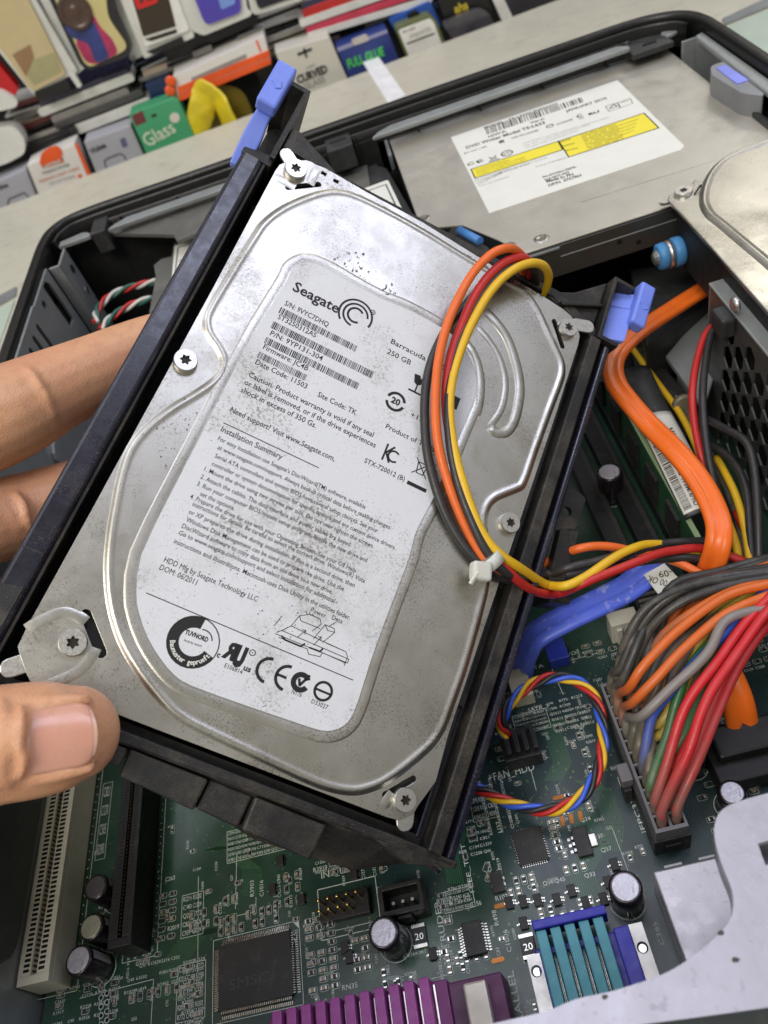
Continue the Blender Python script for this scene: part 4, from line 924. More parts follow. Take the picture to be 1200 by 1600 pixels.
g = G(); stroke(g, [V(p, YB) for p in ((166, 262), (163, 252), (169, 247), (188, 240), (194, 243), (197, 250))], 1.0, .3, VX(YB)); make('outline_print', g, INKD, r)
r = card('accessory_box', 'green carton with white script lettering and dark red corner', 'box', ((202, 180), (213, 175), (270, 154), (279, 158), (340, 290), (264, 320)), YB-3, 20, mat('green_carton', (74, 164, 116), .45, 0, var=.04, vscale=20), group='boxes on the counter rack')
patch(r, 'red_corner', ((206, 181), (222, 172), (229, 190), (212, 197)), YB-3, plain((112, 52, 54), .5))
patch(r, 'round_sticker', tuple((273+8*math.cos(k*.5), 184+8*math.sin(k*.5)) for k in range(12)), YB-3, plain((224, 214, 206), .5))
vtext(r, 'Glass', (231, 230), (276, 205), 11, YB-3, plain((226, 232, 206), .5), .01)
patch(r, 'hang_hole', ((236, 180), (244, 177), (245, 181), (238, 184)), YB-3, plain((30, 34, 30), .6))
# orange box lying across
r = card('cable_box', 'long white and orange carton lying tilted above the green box', 'box', ((270, 120), (413, 56), (424, 98), (279, 158)), YB+6, 40, M_WHITEBOX)
patch(r, 'orange_band', ((277, 136), (420, 78), (422, 88), (279, 147)), YB+6, ORG, .8)
patch(r, 'orange_band', ((278, 149), (422, 90), (424, 99), (280, 158)), YB+6, ORG, 1.2)
patch(r, 'grey_print', ((298, 122), (384, 84), (386, 90), (302, 129)), YB+6, plain((150, 142, 140), .5))
patch(r, 'orange_stripe', ((399, 63), (402, 62), (409, 80), (406, 81)), YB+6, ORG)
for q in ((267, 127), (266, 142)):
    c = V(q, YB+4); make('hang_ring', G().lathe([(1.6, -1), (4.2, -1), (4.6, 0), (4.2, 1), (1.6, 1)], 18, VX(YB+4) @ Matrix.Translation((c[0], c[1], 0))), ORG, r)
for lab, pts, Y_, mm_ in (('clear sleeve edge standing right of the beige phone case', ((48, -30), (66, -36), (134, 104), (120, 118)), 747, M_CLEAR), ('grey clear sleeve between the cream case and the brown phone', ((160, -30), (186, -40), (236, 76), (214, 92), (200, 60)), 748, M_CLEAR), ('pale sleeve strip left of the violet screen', ((262, -20), (284, -30), (318, 44), (304, 52)), 748, M_CLEAR), ('dark blue film packet in the gap above the green box', ((226, 132), (262, 118), (276, 146), (240, 162)), 750, plain((40, 54, 96), .35)), ('black sleeve packet left of the off-white carton', ((398, 108), (424, 98), (452, 160), (424, 172)), 748, plain((34, 33, 34), .35)), ('dark packet with grey label left of the blue carton', ((512, 60), (530, 54), (552, 110), (538, 116)), 744, plain((60, 52, 50), .4))):
    card('sleeve_packet', lab, 'packet', pts, Y_, 8, mm_, 1.5)
r = thing('yellow_ribbon', 'folded bright yellow band standing between green box and orange box', 'ribbon', Py((330, 200), YB+4))
pp = [Py(p, YB+y) for p, y in (((300, 240), 0), ((312, 190), 2), ((318, 160), 4), ((322, 146), 6), ((334, 150), 2), ((350, 172), -4), ((372, 240), -8))]
yl = G().tube(smooth_path(pp, 9), 12, 22, sx=.2)
yl.v = [v+mnoise.noise_vector(v*.06)*2.2+mnoise.noise_vector(v*.2)*.9 for v in yl.v]
make('loop', yl, mat('yellow_film', (222, 200, 40), .35, 0, var=.12, vscale=60, bump=.3, bscale=150, coat=.3), r)
pp = [Py(p, YB+16) for p in ((330, 240), (340, 180), (346, 150), (372, 160), (392, 230))]
yl = G().tube(smooth_path(pp, 9), 9, 22, sx=.2)
yl.v = [v+mnoise.noise_vector(v*.06)*2.2+mnoise.noise_vector(v*.2)*.9 for v in yl.v]
make('rear_loop', yl, mat('olive_film', (120, 104, 30), .4, 0, var=.2, vscale=60), r)
r = card('accessory_box', 'off-white carton with black CURVED lettering behind the blue latch', 'box', ((430, 82), (514, 57), (572, 190), (488, 220)), YB-3, 24, mat('bone_carton', (208, 204, 192), .5, 0, var=.03), group='boxes on the counter rack')
vtext(r, 'CURVED', (466, 131), (513, 112), 6.0, YB-3, INKD, .05); vtext(r, 'GLASS', (476, 141), (509, 127), 4.6, YB-3, plain((150, 148, 142), .5), .02)
g = G(); stroke(g, [V((466, 85), YB-3), V((486, 77), YB-3)], 2.2, .3, VX(YB-3)); stroke(g, [V((475, 76), YB-3), V((479, 89), YB-3)], 1.8, .3, VX(YB-3)); make('cross_print', g, INKD, r)
vtext(r, 'real tempered', (478, 108), (492, 102), 1.6, YB-3, INKD)
r = card('accessory_box', 'dark blue carton with bright green lettering right of the off-white carton', 'box', ((525, 74), (604, 44), (634, 118), (556, 148)), YB, 20, mat('blue_carton', (46, 62, 128), .4, 0, var=.06), group='boxes on the counter rack')
patch(r, 'pale_top_band', ((526, 75), (604, 46), (606, 51), (528, 81)), YB, plain((150, 152, 190), .5))
vtext(r, 'FULL GLUE', (545, 107), (601, 86), 7.0, YB, plain((90, 214, 84), .4), .03)
patch(r, 'hang_flap', ((548, 62), (572, 52), (578, 62), (553, 71)), YB, plain((196, 190, 184), .5), 1.0, 2)
r = card('phone_case', 'white phone package in an olive green frame at the top', 'phone package', ((617, 44), (672, 23), (682, 32), (708, 100), (648, 120)), YB-4, 14, plain((104, 112, 70), .4), 3)
patch(r, 'white_face', ((622, 47), (672, 28), (678, 35), (700, 96), (650, 114)), YB-4, WHT, .5, 2)
vtext(r, 'clear shield', (629, 52), (648, 45), 2.4, YB-4, INKD, w=.7); g = G(); stroke(g, [V((636, 68), YB-4), V((678, 52), YB-4)], 1.2, .7, VX(YB-4)); make('underline', g, INKD, r); vtext(r, 'tempered film', (640, 60), (674, 47), 4, YB-4, plain((170, 170, 166), .5), w=.7)
r = card('phone_case', 'bright blue package with black hook behind the olive framed one', 'phone package', ((607, 30), (672, 2), (690, 40), (640, 90)), YB+10, 10, plain((44, 88, 178), .4), 2)
patch(r, 'black_hook', ((635, 22), (648, 14), (660, 24), (652, 30), (640, 32)), YB+10, plain((18, 18, 18), .4), 4, 2)
r = card('phone_case', 'black package with yellow script lettering at the top edge', 'phone package', ((682, -6), (752, -30), (790, 62), (716, 90)), YB+2, 14, plain((24, 23, 22), .35), 2)
vtext(r, 'aha', (711, 21), (732, 13), 6.5, YB+2, plain((214, 190, 60), .5), .03)
r = card('clear_pouch', 'crumpled grey plastic pouch under the black package with yellow script', 'pouch', ((690, 36), (748, 12), (764, 20), (790, 70), (730, 96)), YB-5, 5, mat('smoky_film', (74, 72, 78), .2, 0, var=.4, vscale=60, bump=.8, bscale=90, coat=.6), 4)
r = card('phone_case', 'grey and black package at the top beside the black one', 'phone package', ((756, -30), (840, -60), (880, 20), (790, 60)), YB+4, 14, plain((58, 56, 58), .4), 2)
patch(r, 'white_strip', ((757, -28), (772, -34), (812, 50), (795, 56)), YB+4, WHT, .5)
# hanging packages, upper row
Y2 = 742
SHELL = 'packaged phone cases hanging on the rack'
r = card('phone_case', 'beige phone case in a clear sleeve, first large one from the left', 'phone package', ((-50, 20), (38, -30), (122, 112), (52, 148)), Y2, 12, M_CLEAR, 2, group=SHELL)
patch(r, 'beige_shell', ((-40, 20), (34, -24), (104, 114), (52, 142)), Y2, mat('beige_print', (198, 180, 138), .4, 0, var=.05), 2.5, 3)
patch(r, 'brown_triangle', ((20, 84), (48, 68), (54, 88), (42, 118)), Y2, plain((150, 116, 82), .5), 2.8)
patch(r, 'olive_triangle', ((52, 92), (86, 80), (98, 110), (54, 132), (44, 118)), Y2, plain((166, 160, 118), .5), 2.7)
patch(r, 'black_foot', ((54, 144), (104, 122), (112, 138), (62, 158)), Y2, plain((26, 25, 25), .4), 1.5)
r = card('phone_case', 'cream phone case with round lens and blue and pink print', 'phone package', ((66, -24), (164, -70), (180, 20), (206, 78), (202, 88), (140, 110), (126, 104)), Y2-6, 12, plain((44, 42, 46), .35), 5, group=SHELL)
patch(r, 'cream_shell', ((78, -20), (162, -60), (168, 20), (174, 34), (198, 68), (196, 78), (142, 104), (132, 98)), Y2-6, mat('cream_print', (206, 192, 134), .4, 0, var=.05), 1.5, 5)
patch(r, 'pink_blot', ((118, 66), (126, 48), (146, 20), (156, 40), (176, 60), (186, 82), (150, 100), (134, 96)), Y2-6, mat('pink_print', (172, 50, 92), .4, 0, var=.4, vscale=60), 1.7, 4)
patch(r, 'blue_blot', ((100, 40), (120, 24), (146, 30), (160, 60), (172, 90), (150, 98), (138, 66), (112, 58)), Y2-6, mat('blue_print', (52, 62, 122), .4, 0, var=.5, vscale=60), 1.9, 4)
c = V((118, 17), Y2-6); make('lens_ring', G().lathe([(13, 2), (13, 3.4), (10.5, 3.8), (10, 3), (4.5, 3), (4, 3.6), (.5, 3.7)], 28, VX(Y2-6) @ Matrix.Translation((c[0], c[1], 0))), plain((82, 62, 52), .3), r)
r = card('phone_case', 'dark brown phone in a white frame with a red price sticker', 'phone package', ((176, -30), (262, -60), (304, 58), (226, 92)), Y2, 12, M_CLEAR, 2, group=SHELL)
patch(r, 'white_frame', ((190, -40), (256, -66), (296, 46), (228, 72)), Y2, WHT, 2, 2)
patch(r, 'brown_screen', ((196, -40), (250, -60), (275, 40), (224, 56)), Y2, plain((60, 50, 38), .3), 2.4, 1)
patch(r, 'black_edge', ((226, 60), (276, 44), (277, 50), (236, 63)), Y2, plain((44, 36, 30), .3), 2.4, 1)
patch(r, 'red_sticker', ((206, -10), (238, -24), (248, 2), (216, 14)), Y2, plain((214, 40, 40), .45), 2.8, 2); vtext(r, '98', (217, 4), (241, -4), 9, Y2, INKD, .04, w=3)
patch(r, 'black_foot', ((230, 80), (284, 56), (288, 66), (240, 84)), Y2, plain((30, 29, 29), .4), 1.8)
r = card('phone_case', 'violet phone screen package in a clear sleeve near the top centre', 'phone package', ((272, -30), (372, -70), (394, 24), (318, 56), (300, 48)), Y2, 12, M_CLEAR, 3, group=SHELL)
patch(r, 'violet_screen', ((290, -40), (366, -70), (377, 14), (372, 20), (326, 37), (319, 34)), Y2, mat('violet_print', (86, 74, 176), .25, 0, var=.1), 2.4, 4)
patch(r, 'pale_glow', ((330, -40), (360, -50), (368, 4), (346, 14)), Y2, mat('pale_violet_print', (128, 158, 226), .25, 0, var=.1), 2.6, 2)
r = card('phone_case', 'clear edged package with dark back hanging right of the violet screen', 'phone package', ((380, -40), (460, -70), (474, 0), (400, 24), (386, 14)), Y2, 10, M_CLEAR, 3, group=SHELL)
patch(r, 'dark_shell', ((386, -40), (462, -60), (468, -8), (404, 14)), Y2, plain((40, 38, 48), .35), 1.5, 3)
# flat stacks seen edge on
def stack(name, lab, cat, rows, Y, grp=None):
    r = thing(name, lab, cat, Py(rows[-1][0], Y), grp)
    for k, (a, b, th, col) in enumerate(rows):
        A = Vector(V(a, Y-k)); B = Vector(V(b, Y-k)); d = (B-A).normalized(); n = Vector((-d.y, d.x))*th
        make('packet', G().prism(rpoly([A, B, B+n, A+n], th*.45, 3), -60, 0, VX(Y-k)), col, r, bevel=.5)
    return r
stack('sleeve_stack', 'stack of clear sleeved phone cases lying edge on at the left', 'packet stack', [((66, 172), (206, 120), 7, mat('navy_film', (52, 50, 70), .3, 0, var=.3)), ((64, 184), (212, 126), 7, M_CLEAR), ((84, 194), (204, 148), 6, plain((136, 132, 128), .3)), ((88, 204), (226, 150), 6, plain((74, 72, 72), .3)), ((114, 214), (240, 166), 8, M_CLEAR)], 752)
stack('sleeve_stack', 'stack of red, blue and white packets lying flat at the top', 'packet stack', [((470, 8), (640, -52), 7, plain((150, 144, 132), .4)), ((474, 20), (650, -44), 7, plain((52, 54, 80), .4)), ((476, 32), (660, -34), 8, plain((188, 44, 40), .4)), ((470, 44), (665, -24), 6, M_CLEAR), ((480, 54), (670, -10), 5, plain((196, 60, 84), .4)), ((482, 62), (676, 4), 5, M_CLEAR)], 746)
rk = random.Random(8); cols = [(40, 38, 42), (150, 146, 140), (72, 70, 74), (196, 192, 184), (60, 66, 96), (120, 60, 56), (30, 30, 32), (170, 160, 140)]
def filler(lab, p0, p1, n, step, Y):
    stack('packet_pile', lab, 'packet pile', [((p0[0]+step[0]*k+rk.uniform(-8, 8), p0[1]+step[1]*k+rk.uniform(-2, 2)), (p1[0]+step[0]*k+rk.uniform(-10, 10), p1[1]+step[1]*k+rk.uniform(-3, 3)), rk.uniform(1.6, 4.5), plain(rk.choice(cols), .3) if rk.random() < .65 else M_CLEAR) for k in range(n)], Y)
filler('pile of thin dark and clear packets above the orange carton', (400, 44), (476, 16), 8, (3.2, 7.5), 770)
filler('pile of thin packets in the gap under the brown phone', (210, 96), (300, 62), 6, (3, 7), 772)
filler('pile of thin packets left of the sleeve stack', (10, 168), (70, 146), 8, (3.4, 8), 768)
filler('pile of thin packets at the very top behind the violet screen', (374, 20), (470, -16), 4, (2, 6), 775)
filler('pile of packets behind the olive framed package', (560, 30), (700, -24), 4, (3, 8), 770)
r = thing('wire_basket', 'black wire basket edge above the white and orange carton', 'basket', Py((80, 230), 746)); g = G()
for k in range(18):
    u = k/17; g.tube([Py((38+u*78, 226-u*30), 746), Py((46+u*78, 246-u*30), 746)], .8, 6)
for k in range(4):
    g.tube([Py((38+k*2, 226+k*6), 746), Py((116+k*2, 196+k*6), 746)], .9, 6)
make('mesh', g, plain((34, 33, 33), .4), r)
stack('shelf_rail', 'black shelf rail with two grey price holders at the top', 'shelf rail', [((262, 98), (408, 36), 16, plain((26, 26, 28), .4))], 757)
for i, (a, b) in enumerate((((300, 82), (330, 70)), ((370, 58), (406, 43)), ((222, 112), (260, 98)))):
    r = card('price_holder', ('small grey price holder on the rail above the orange box', 'small grey price holder on the rail near the orange box end', 'small beige price tag at the left end of the rail')[i], 'price holder', (a, b, (b[0]+2, b[1]+9), (a[0]+3, a[1]+9)), 752, 3, plain(((120, 118, 116), (120, 118, 116), (176, 156, 140))[i], .5))
r = card('plastic_bag', 'bright red package inside a clear bag at the left edge', 'package', ((-60, 60), (-5, 98), (30, 140), (22, 150), (-20, 170)), 740, 10, plain((190, 30, 34), .35), 4)
r = card('plastic_bag', 'crinkled clear plastic bag at the left edge under the red package', 'bag', ((-40, 150), (0, 140), (28, 156), (26, 168), (-10, 176), (-40, 176)), 735, 8, M_CLEAR, 4)
r = card('plastic_bag', 'rounded clear plastic pouch at the left edge beside the wire basket', 'bag', ((-40, 206), (20, 196), (38, 214), (40, 240), (10, 256), (-40, 270)), 735, 14, M_CLEAR, 6)
r = card('plastic_bag', 'grey plastic hook strip between the beige case and the stack', 'strip', ((108, 118), (116, 114), (128, 134), (122, 138)), 736, 4, M_CLEAR, 1)
# ------------------------------------------------------------------ cables inside the case
def pts3(spec, n=6):
    out = []
    for p in spec:
        px, py, kind, v = p
        out.append(Pz((px, py), v) if kind == 'z' else PHW((px, py), v))
    return smooth_path(out, n)
def wire(parent, name, spec, r, m, n=6, seg=10, sx=1.0):
    return make(name, G().tube(wobble(pts3(spec, n), .5, .06, len(WM)*.37), r, seg, sx=sx), m, parent)
Z = 'z'; H = 'h'
# main board power plug and its wires
at = thing('board_power_cable', 'dusty bundle of coloured wires plugged into the long motherboard power socket', 'cable bundle', Pz((985, 1190), 0))
a0 = Pz((936, 1070), 15); a1 = Pz((1027, 1302), 15); w1 = Pz((1077, 1292), 15)
X0 = (a0.x+a1.x)/2; X1 = w1.x; Y0 = a1.y; Y1 = a0.y; W = X1-X0
M_PLUG = mat('plug_housing', (104, 102, 106), .5, 0, var=.1, vscale=150, dust=.4, dustc=(120, 114, 102), dscale=200)
M_PLUGD = mat('plug_dark', (30, 29, 28), .5, 0, var=.2, vscale=200, dust=.3)
n12 = 12; st = (Y1-Y0-1.2)/n12
make('socket', G().box((X0-.7, Y0-.5, 0), (X1+.7, Y1+.5, 9.5)), M_PLUGD, at, bevel=.3)
cells = [[(X0+.7+c*(W-.5)/2, Y0+.6+i*st+.3), (X0+.7+c*(W-.5)/2+(W-.5)/2-.7, Y0+.6+i*st+.3), (X0+.7+c*(W-.5)/2+(W-.5)/2-.7, Y0+.6+(i+1)*st-.25), (X0+.7+c*(W-.5)/2, Y0+.6+(i+1)*st-.25)] for i in range(n12) for c in range(2)]
make('plug', G().prism([[(X0, Y0), (X1, Y0), (X1, Y1), (X0, Y1)]]+cells, 9.5, 15), M_PLUG, at)
make('plug_floor', G().box((X0+.3, Y0+.3, 9.5), (X1-.3, Y1-.3, 11.2)), M_HOLE, at)
ym = Y0+(Y1-Y0)*.42
make('latch', G().box((X0-3.2, ym-2.4, 8), (X0-.1, ym+2.4, 12.2)), M_PLUG, at, bevel=.4)
make('latch_socket', G().box((X0-3.0, ym-3.4, 0), (X0-.8, ym+.4, 8)), M_PLUGD, at, bevel=.3)
make('socket_key', G().box((X0+1.8, Y0-1.2, 2), (X1-1.8, Y0-.5, 7)), M_HOLE, at, bevel=.2)
# front row from the near end of the socket to the far end: colour, then the way each wire takes
RWP = 1.2
row1 = [(W_RDD, 34, ((1076, 1185), (1098, 1110), (1135, 1045), (1200, 958), (1290, 880))), (W_RDD, 33, ((1052, 1160), (1078, 1095), (1118, 1035), (1195, 938), (1290, 860))),
        (W_GN, 29, ((1040, 1150), (1056, 1090), (1085, 1035), (1165, 962), (1280, 880))), (W_BR, 25, ((1024, 1135), (1042, 1085), (1070, 1030), (1150, 955), (1280, 880))),
        (W_BL, 31, ((1018, 1125), (1046, 1085), (1088, 1030), (1180, 940), (1280, 890))), (W_BR, 26, ((1004, 1120), (1022, 1080), (1050, 1020), (1140, 950), (1280, 880))),
        (W_BKD, 26, ((995, 1110), (1015, 1070), (1045, 1010), (1130, 935), (1280, 880))), (W_GY, 35, ((1005, 1118), (1058, 1068), (1105, 1020), (1135, 970), (1190, 948), (1290, 930))),
        (W_ORD, 34, ((988, 1098), (1018, 1066), (1064, 1016), (1130, 962), (1200, 932), (1290, 900))), (W_ORD, 35, ((984, 1075), (1008, 1040), (1056, 988), (1125, 938), (1200, 914), (1290, 890))),
        (W_BKD, 29, ((972, 1062), (992, 1020), (1020, 965), (1090, 918), (1200, 895), (1290, 880))), (W_BKD, 30, ((966, 1048), (984, 1005), (1012, 952), (1080, 910), (1200, 888), (1290, 872)))]
for i, (mt, hz, way) in enumerate(row1):
    x = X0+W*.27; y = Y0+.6+(i+.5)*st; b = Vector((x, y, 11)); b2 = Vector((x+.2, y+.3, 17.0)); b3 = Vector((x+1.2, y+1.6, 20.5))
    zs = [hz-5, hz, hz+3, hz+4, hz+2, hz]
    P = [b, b2, b3]+[Pz(q, z) for q, z in zip(way, zs)]+[Vector((92, 103+(i % 4)*2, 27+(i//4)*2.5))]
    make('wire', G().tube(wobble(smooth_path(P, 6), .8, .06, i*3.1), RWP, 10), mt, at)
row2 = [W_RDD, W_RDD, W_RD, W_GN, W_BR, W_YED, W_YED, W_BKD, W_ORD, W_ORD, W_BKD, W_BKD]
for i in range(12):
    x = X0+W*.73; y = Y0+.6+(i+.5)*st
    q1 = (1094-i*8.5, 1180-i*11); q2 = (1152-i*10, 1045-i*11); q3 = (1215-i*8, 958-i*6)
    P = [Vector((x, y, 11)), Vector((x+.2, y+.2, 16)), Vector((x+1.2, y+1.8, 19)), Pz(q1, 25), Pz(q2, 28+(i % 2)*1.5), Pz(q3, 30), Pz((1290-i*3, 892-i*3), 28), Vector((92, 104+(i % 4)*2, 26+(i//4)*2.5))]
    make('wire', G().tube(smooth_path(P, 6), RWP, 10), row2[i], at)
for k, (m_, q) in enumerate(((W_BKD, ((965, 1062), (975, 1010), (1010, 950), (1080, 915), (1200, 895), (1290, 880))), (W_BKD, ((972, 1066), (990, 1000), (1030, 945), (1100, 908), (1200, 892), (1290, 876))), (W_BKD, ((985, 1070), (1005, 1000), (1050, 950), (1120, 920), (1210, 902), (1290, 890))), (W_ORD, ((1000, 1070), (1030, 1000), (1085, 955), (1150, 922), (1210, 910), (1290, 900))))):
    make('wire', G().tube(smooth_path([Pz(p, z) for p, z in zip(q, (19, 29, 36, 38, 36, 32))], 6), RWP, 10), m_, at)

# orange data cable (flat pair)
def flat(parent, name, spec, m, hw_, ht):
    """flat twin cable: one rounded section with a shallow groove, swept along a path"""
    c = [Pz(p[:2], p[3]) for p in spec]
    side = [(Pz((p[0]+p[4][0], p[1]+p[4][1]), p[3])-Pz(p[:2], p[3])).normalized() for p in spec]
    cc = smooth_path(c, 8); ss = smooth_path(side, 8); N_ = len(cc)
    sec = []
    for k in range(28):
        a = 2*math.pi*k/28; x = math.copysign(abs(math.cos(a))**.75, math.cos(a)); y = math.copysign(abs(math.sin(a))**.75, math.sin(a))
        sec.append((x*hw_, y*ht*(1-.7*math.exp(-(x/.16)**2))))
    vs = []; fs = []
    for i in range(N_):
        t = (cc[min(i+1, N_-1)]-cc[max(i-1, 0)]).normalized(); sd = (ss[i]-t*ss[i].dot(t)).normalized(); n = sd.cross(t)
        vs += [cc[i]+sd*u+n*v for u, v in sec]
    for i in range(N_-1):
        for k in range(28): fs.append((i*28+k, i*28+(k+1) % 28, (i+1)*28+(k+1) % 28, (i+1)*28+k))
    fs.append(list(range(28))[::-1]); fs.append([(N_-1)*28+k for k in range(28)])
    g = G().add(vs, fs, True); g.s[-1] = g.s[-2] = False
    return make(name, g, m, parent)
oc = thing('orange_data_cable', 'thick flat orange data cable bending round in front of the vent', 'cable', Pz((1105, 895), 8))
flat(oc, 'cable', [(1230, 395, Z, 38, (10, 30)), (1165, 420, Z, 38, (10, 30)), (1110, 446, Z, 38, (10, 30)), (1050, 483, Z, 38, (12, 28)), (1000, 517, Z, 38, (14, 26)), (968, 548, Z, 38, (22, 16)), (958, 572, Z, 38.5, (30, 2)), (962, 598, Z, 38, (28, -14)), (980, 624, Z, 37, (26, -22)), (1015, 664, Z, 35, (24, -26)), (1062, 712, Z, 37, (26, -22)), (1098, 760, Z, 37, (30, -14)), (1122, 815, Z, 36, (30, -6)), (1120, 860, Z, 32, (30, 8)), (1104, 900, Z, 22, (28, 16)), (1090, 935, Z, 8, (28, 16))], M_SATAO, 3.4, 1.6)
oc2 = thing('orange_data_cable', 'short orange data cable entering the black socket at the right', 'cable', Pz((1150, 1140), 8))
flat(oc2, 'cable', [(1085, 985, Z, 22, (24, -16)), (1110, 1015, Z, 23, (24, -16)), (1135, 1055, Z, 21, (26, -12)), (1152, 1095, Z, 17, (26, -8)), (1160, 1132, Z, 11, (26, -6)), (1162, 1142, Z, 8.5, (26, -6))], M_SATAO, 4.0, 1.7)
q = Pz((1165, 1150), 12); make('plug', G().box((q.x-8, q.y-4, 8), (q.x+9, q.y+4.5, 12)), M_SLOTBLK, oc2, bevel=.8)
bc = thing('blue_data_cable', 'flat blue data cable with worn print beside the white fan socket', 'cable', Pz((820, 1040), 4))
flat(bc, 'cable', [(812, 1048, Z, 4, (20, 8)), (818, 1020, Z, 13, (20, 8)), (838, 992, Z, 19, (12, 20)), (880, 968, Z, 21, (8, 22)), (930, 944, Z, 22, (8, 22)), (975, 922, Z, 22, (8, 20)), (1005, 900, Z, 22, (10, 18)), (1025, 880, Z, 20, (14, 12))], M_SATAB, 4.3, 1.7)
q = Pz((1020, 905), 23)
tagc = thing('cable_flag', 'small white printed tag with upside-down numbers by the blue cable', 'tag', q)
fl = [Pz(p, 24) for p in ((1006, 898), (1038, 880), (1062, 905), (1030, 930))]
make('tag_sheet', G().prism([p[:2] for p in fl], 23.6, 24), M_PAPERCLEAN, tagc)
g = G(); text(g, '00 OK', Pz((1044, 907), 24.1), Pz((1014, 899), 24.1), 2.2, 24.1); text(g, '1-09', Pz((1054, 889), 24.1), Pz((1028, 893), 24.1), 2.2, 24.1); make('tag_print', g, M_INK, tagc)
q = Pz((1020, 925), 10); cn = thing('pin_socket_strip', 'black ribbed socket strip between blue cable and black wires', 'socket', (q.x, q.y, 0))
make('housing', G().box((q.x-6, q.y-7, 0), (q.x+6, q.y+7, 9.6)), M_SLOTBLK, cn, bevel=.3)
for i in range(7): make('rib', G().box((q.x-5, q.y-6+i*1.8, 9.6), (q.x+1, q.y-5.2+i*1.8, 10.4)), plain((120, 120, 118), .5), cn)

# twisted fan lead
fl_ = thing('fan_cable', 'loop of twisted red, yellow, blue and black fan wires', 'cable', Pz((860, 1165), 0))
cen = smooth_path([Pz(p, z) for p, z in (((790, 1150), 8), ((784, 1128), 13), ((798, 1098), 16), ((830, 1070), 17), ((868, 1058), 17), ((905, 1066), 16), ((930, 1092), 15), ((941, 1130), 14), ((942, 1170), 13), ((932, 1210), 12), ((908, 1245), 11), ((872, 1264), 10), ((835, 1265), 9), ((795, 1254), 8), ((755, 1236), 8), ((700, 1215), 8))], 8)
for k, m_ in enumerate((W_RD, W_YE, wire_mat('wire_blue_clean', (58, 96, 206)), W_BK)):
    P = []; up = None; L = 0
    for i, p in enumerate(cen):
        t = (cen[min(i+1, len(cen)-1)]-cen[max(i-1, 0)]).normalized()
        if i: L += (p-cen[i-1]).length
        u = Vector((0, 0, 1)); u = (u-t*u.dot(t)).normalized(); s = t.cross(u); a = L/17*2*math.pi+k*math.pi/2
        P.append(p+(u*math.sin(a)+s*math.cos(a))*.98)
    make('wire', G().tube(smooth_path(P, 2), .66, 8), m_, fl_)
# twisted leads in the front corner
for nm, lab, path in (('twisted_lead', 'white, red and green twisted lead in the dark front corner, upper one', ((150, 505), (152, 485), (168, 466), (190, 454), (215, 446), (245, 440))), ('twisted_lead', 'white, red and green twisted lead just above the index finger, lower one', ((158, 515), (172, 498), (195, 482), (218, 472), (250, 464)))):
    r = thing(nm, lab, 'cable', Pz(path[2], 46)); cen = smooth_path([Pz(p, 48) for p in path], 10)
    for k, m_ in enumerate((W_WH, W_RD, W_DG)):
        P = []; L = 0
        for i, p in enumerate(cen):
            t = (cen[min(i+1, len(cen)-1)]-cen[max(i-1, 0)]).normalized()
            if i: L += (p-cen[i-1]).length
            u = Vector((0, 0, 1)); u = (u-t*u.dot(t)).normalized(); s = t.cross(u); a = L/20*2*math.pi+k*2*math.pi/3
            P.append(p+(u*math.sin(a)+s*math.cos(a))*.95)
        make('wire', G().tube(P, .85, 8), m_, r)

# wires down the vent side
vb = thing('side_wire_bundle', 'red, black and yellow wires running down beside the honeycomb vent', 'cable bundle', Pz((1150, 860), 5))
for m_, sp in ((W_RD, ((1128, 500, 44), (1104, 520, 44), (1090, 560, 42), (1082, 610, 40), (1085, 660, 36), (1095, 710, 32), (1110, 760, 26), (1130, 830, 20))),
               (W_BK, ((1130, 505, 45), (1112, 520, 45), (1102, 570, 43), (1098, 620, 41), (1102, 680, 37), (1112, 740, 32), (1130, 800, 26), (1140, 850, 20))),
               (W_YE, ((985, 540, 18), (1010, 575, 18), (1040, 615, 20), (1065, 650, 22), (1085, 690, 24), (1105, 745, 24), (1135, 810, 24), (1152, 860, 22), (1158, 930, 18))),
               (W_YE, ((1120, 715, 24), (1148, 770, 25), (1165, 830, 24), (1174, 890, 22), (1180, 950, 18))),
               (W_BK, ((1095, 650, 34), (1130, 668, 38), (1165, 690, 40), (1178, 730, 38), (1184, 800, 34), (1186, 870, 28), (1190, 940, 22))),
               (W_BK, ((1100, 690, 26), (1140, 715, 28), (1165, 760, 28), (1172, 830, 25), (1178, 920, 20))),
               (W_BKD, ((1010, 560, 14), (1040, 600, 16), (1075, 650, 18), (1110, 710, 20), (1150, 800, 20), (1170, 900, 18))),
               (W_RD, ((1150, 800, 22), (1180, 860, 22), (1205, 900, 20)))):
    make('wire', G().tube(smooth_path([Pz(p[:2], p[2]) for p in sp], 6), 1.15, 10), m_, vb)
q = Pz((1068, 632), 21.5); d = (Pz((1090, 690), 24)-Pz((1040, 615), 20)).normalized()
T = Matrix.Translation(q) @ d.to_track_quat('Z', 'Y').to_matrix().to_4x4()
make('cable_tie', G().lathe([(3.0, -1), (3.6, -1), (3.6, 1), (3.0, 1)], 20, T), mat('old_tie', (120, 112, 96), .4, 0), vb)
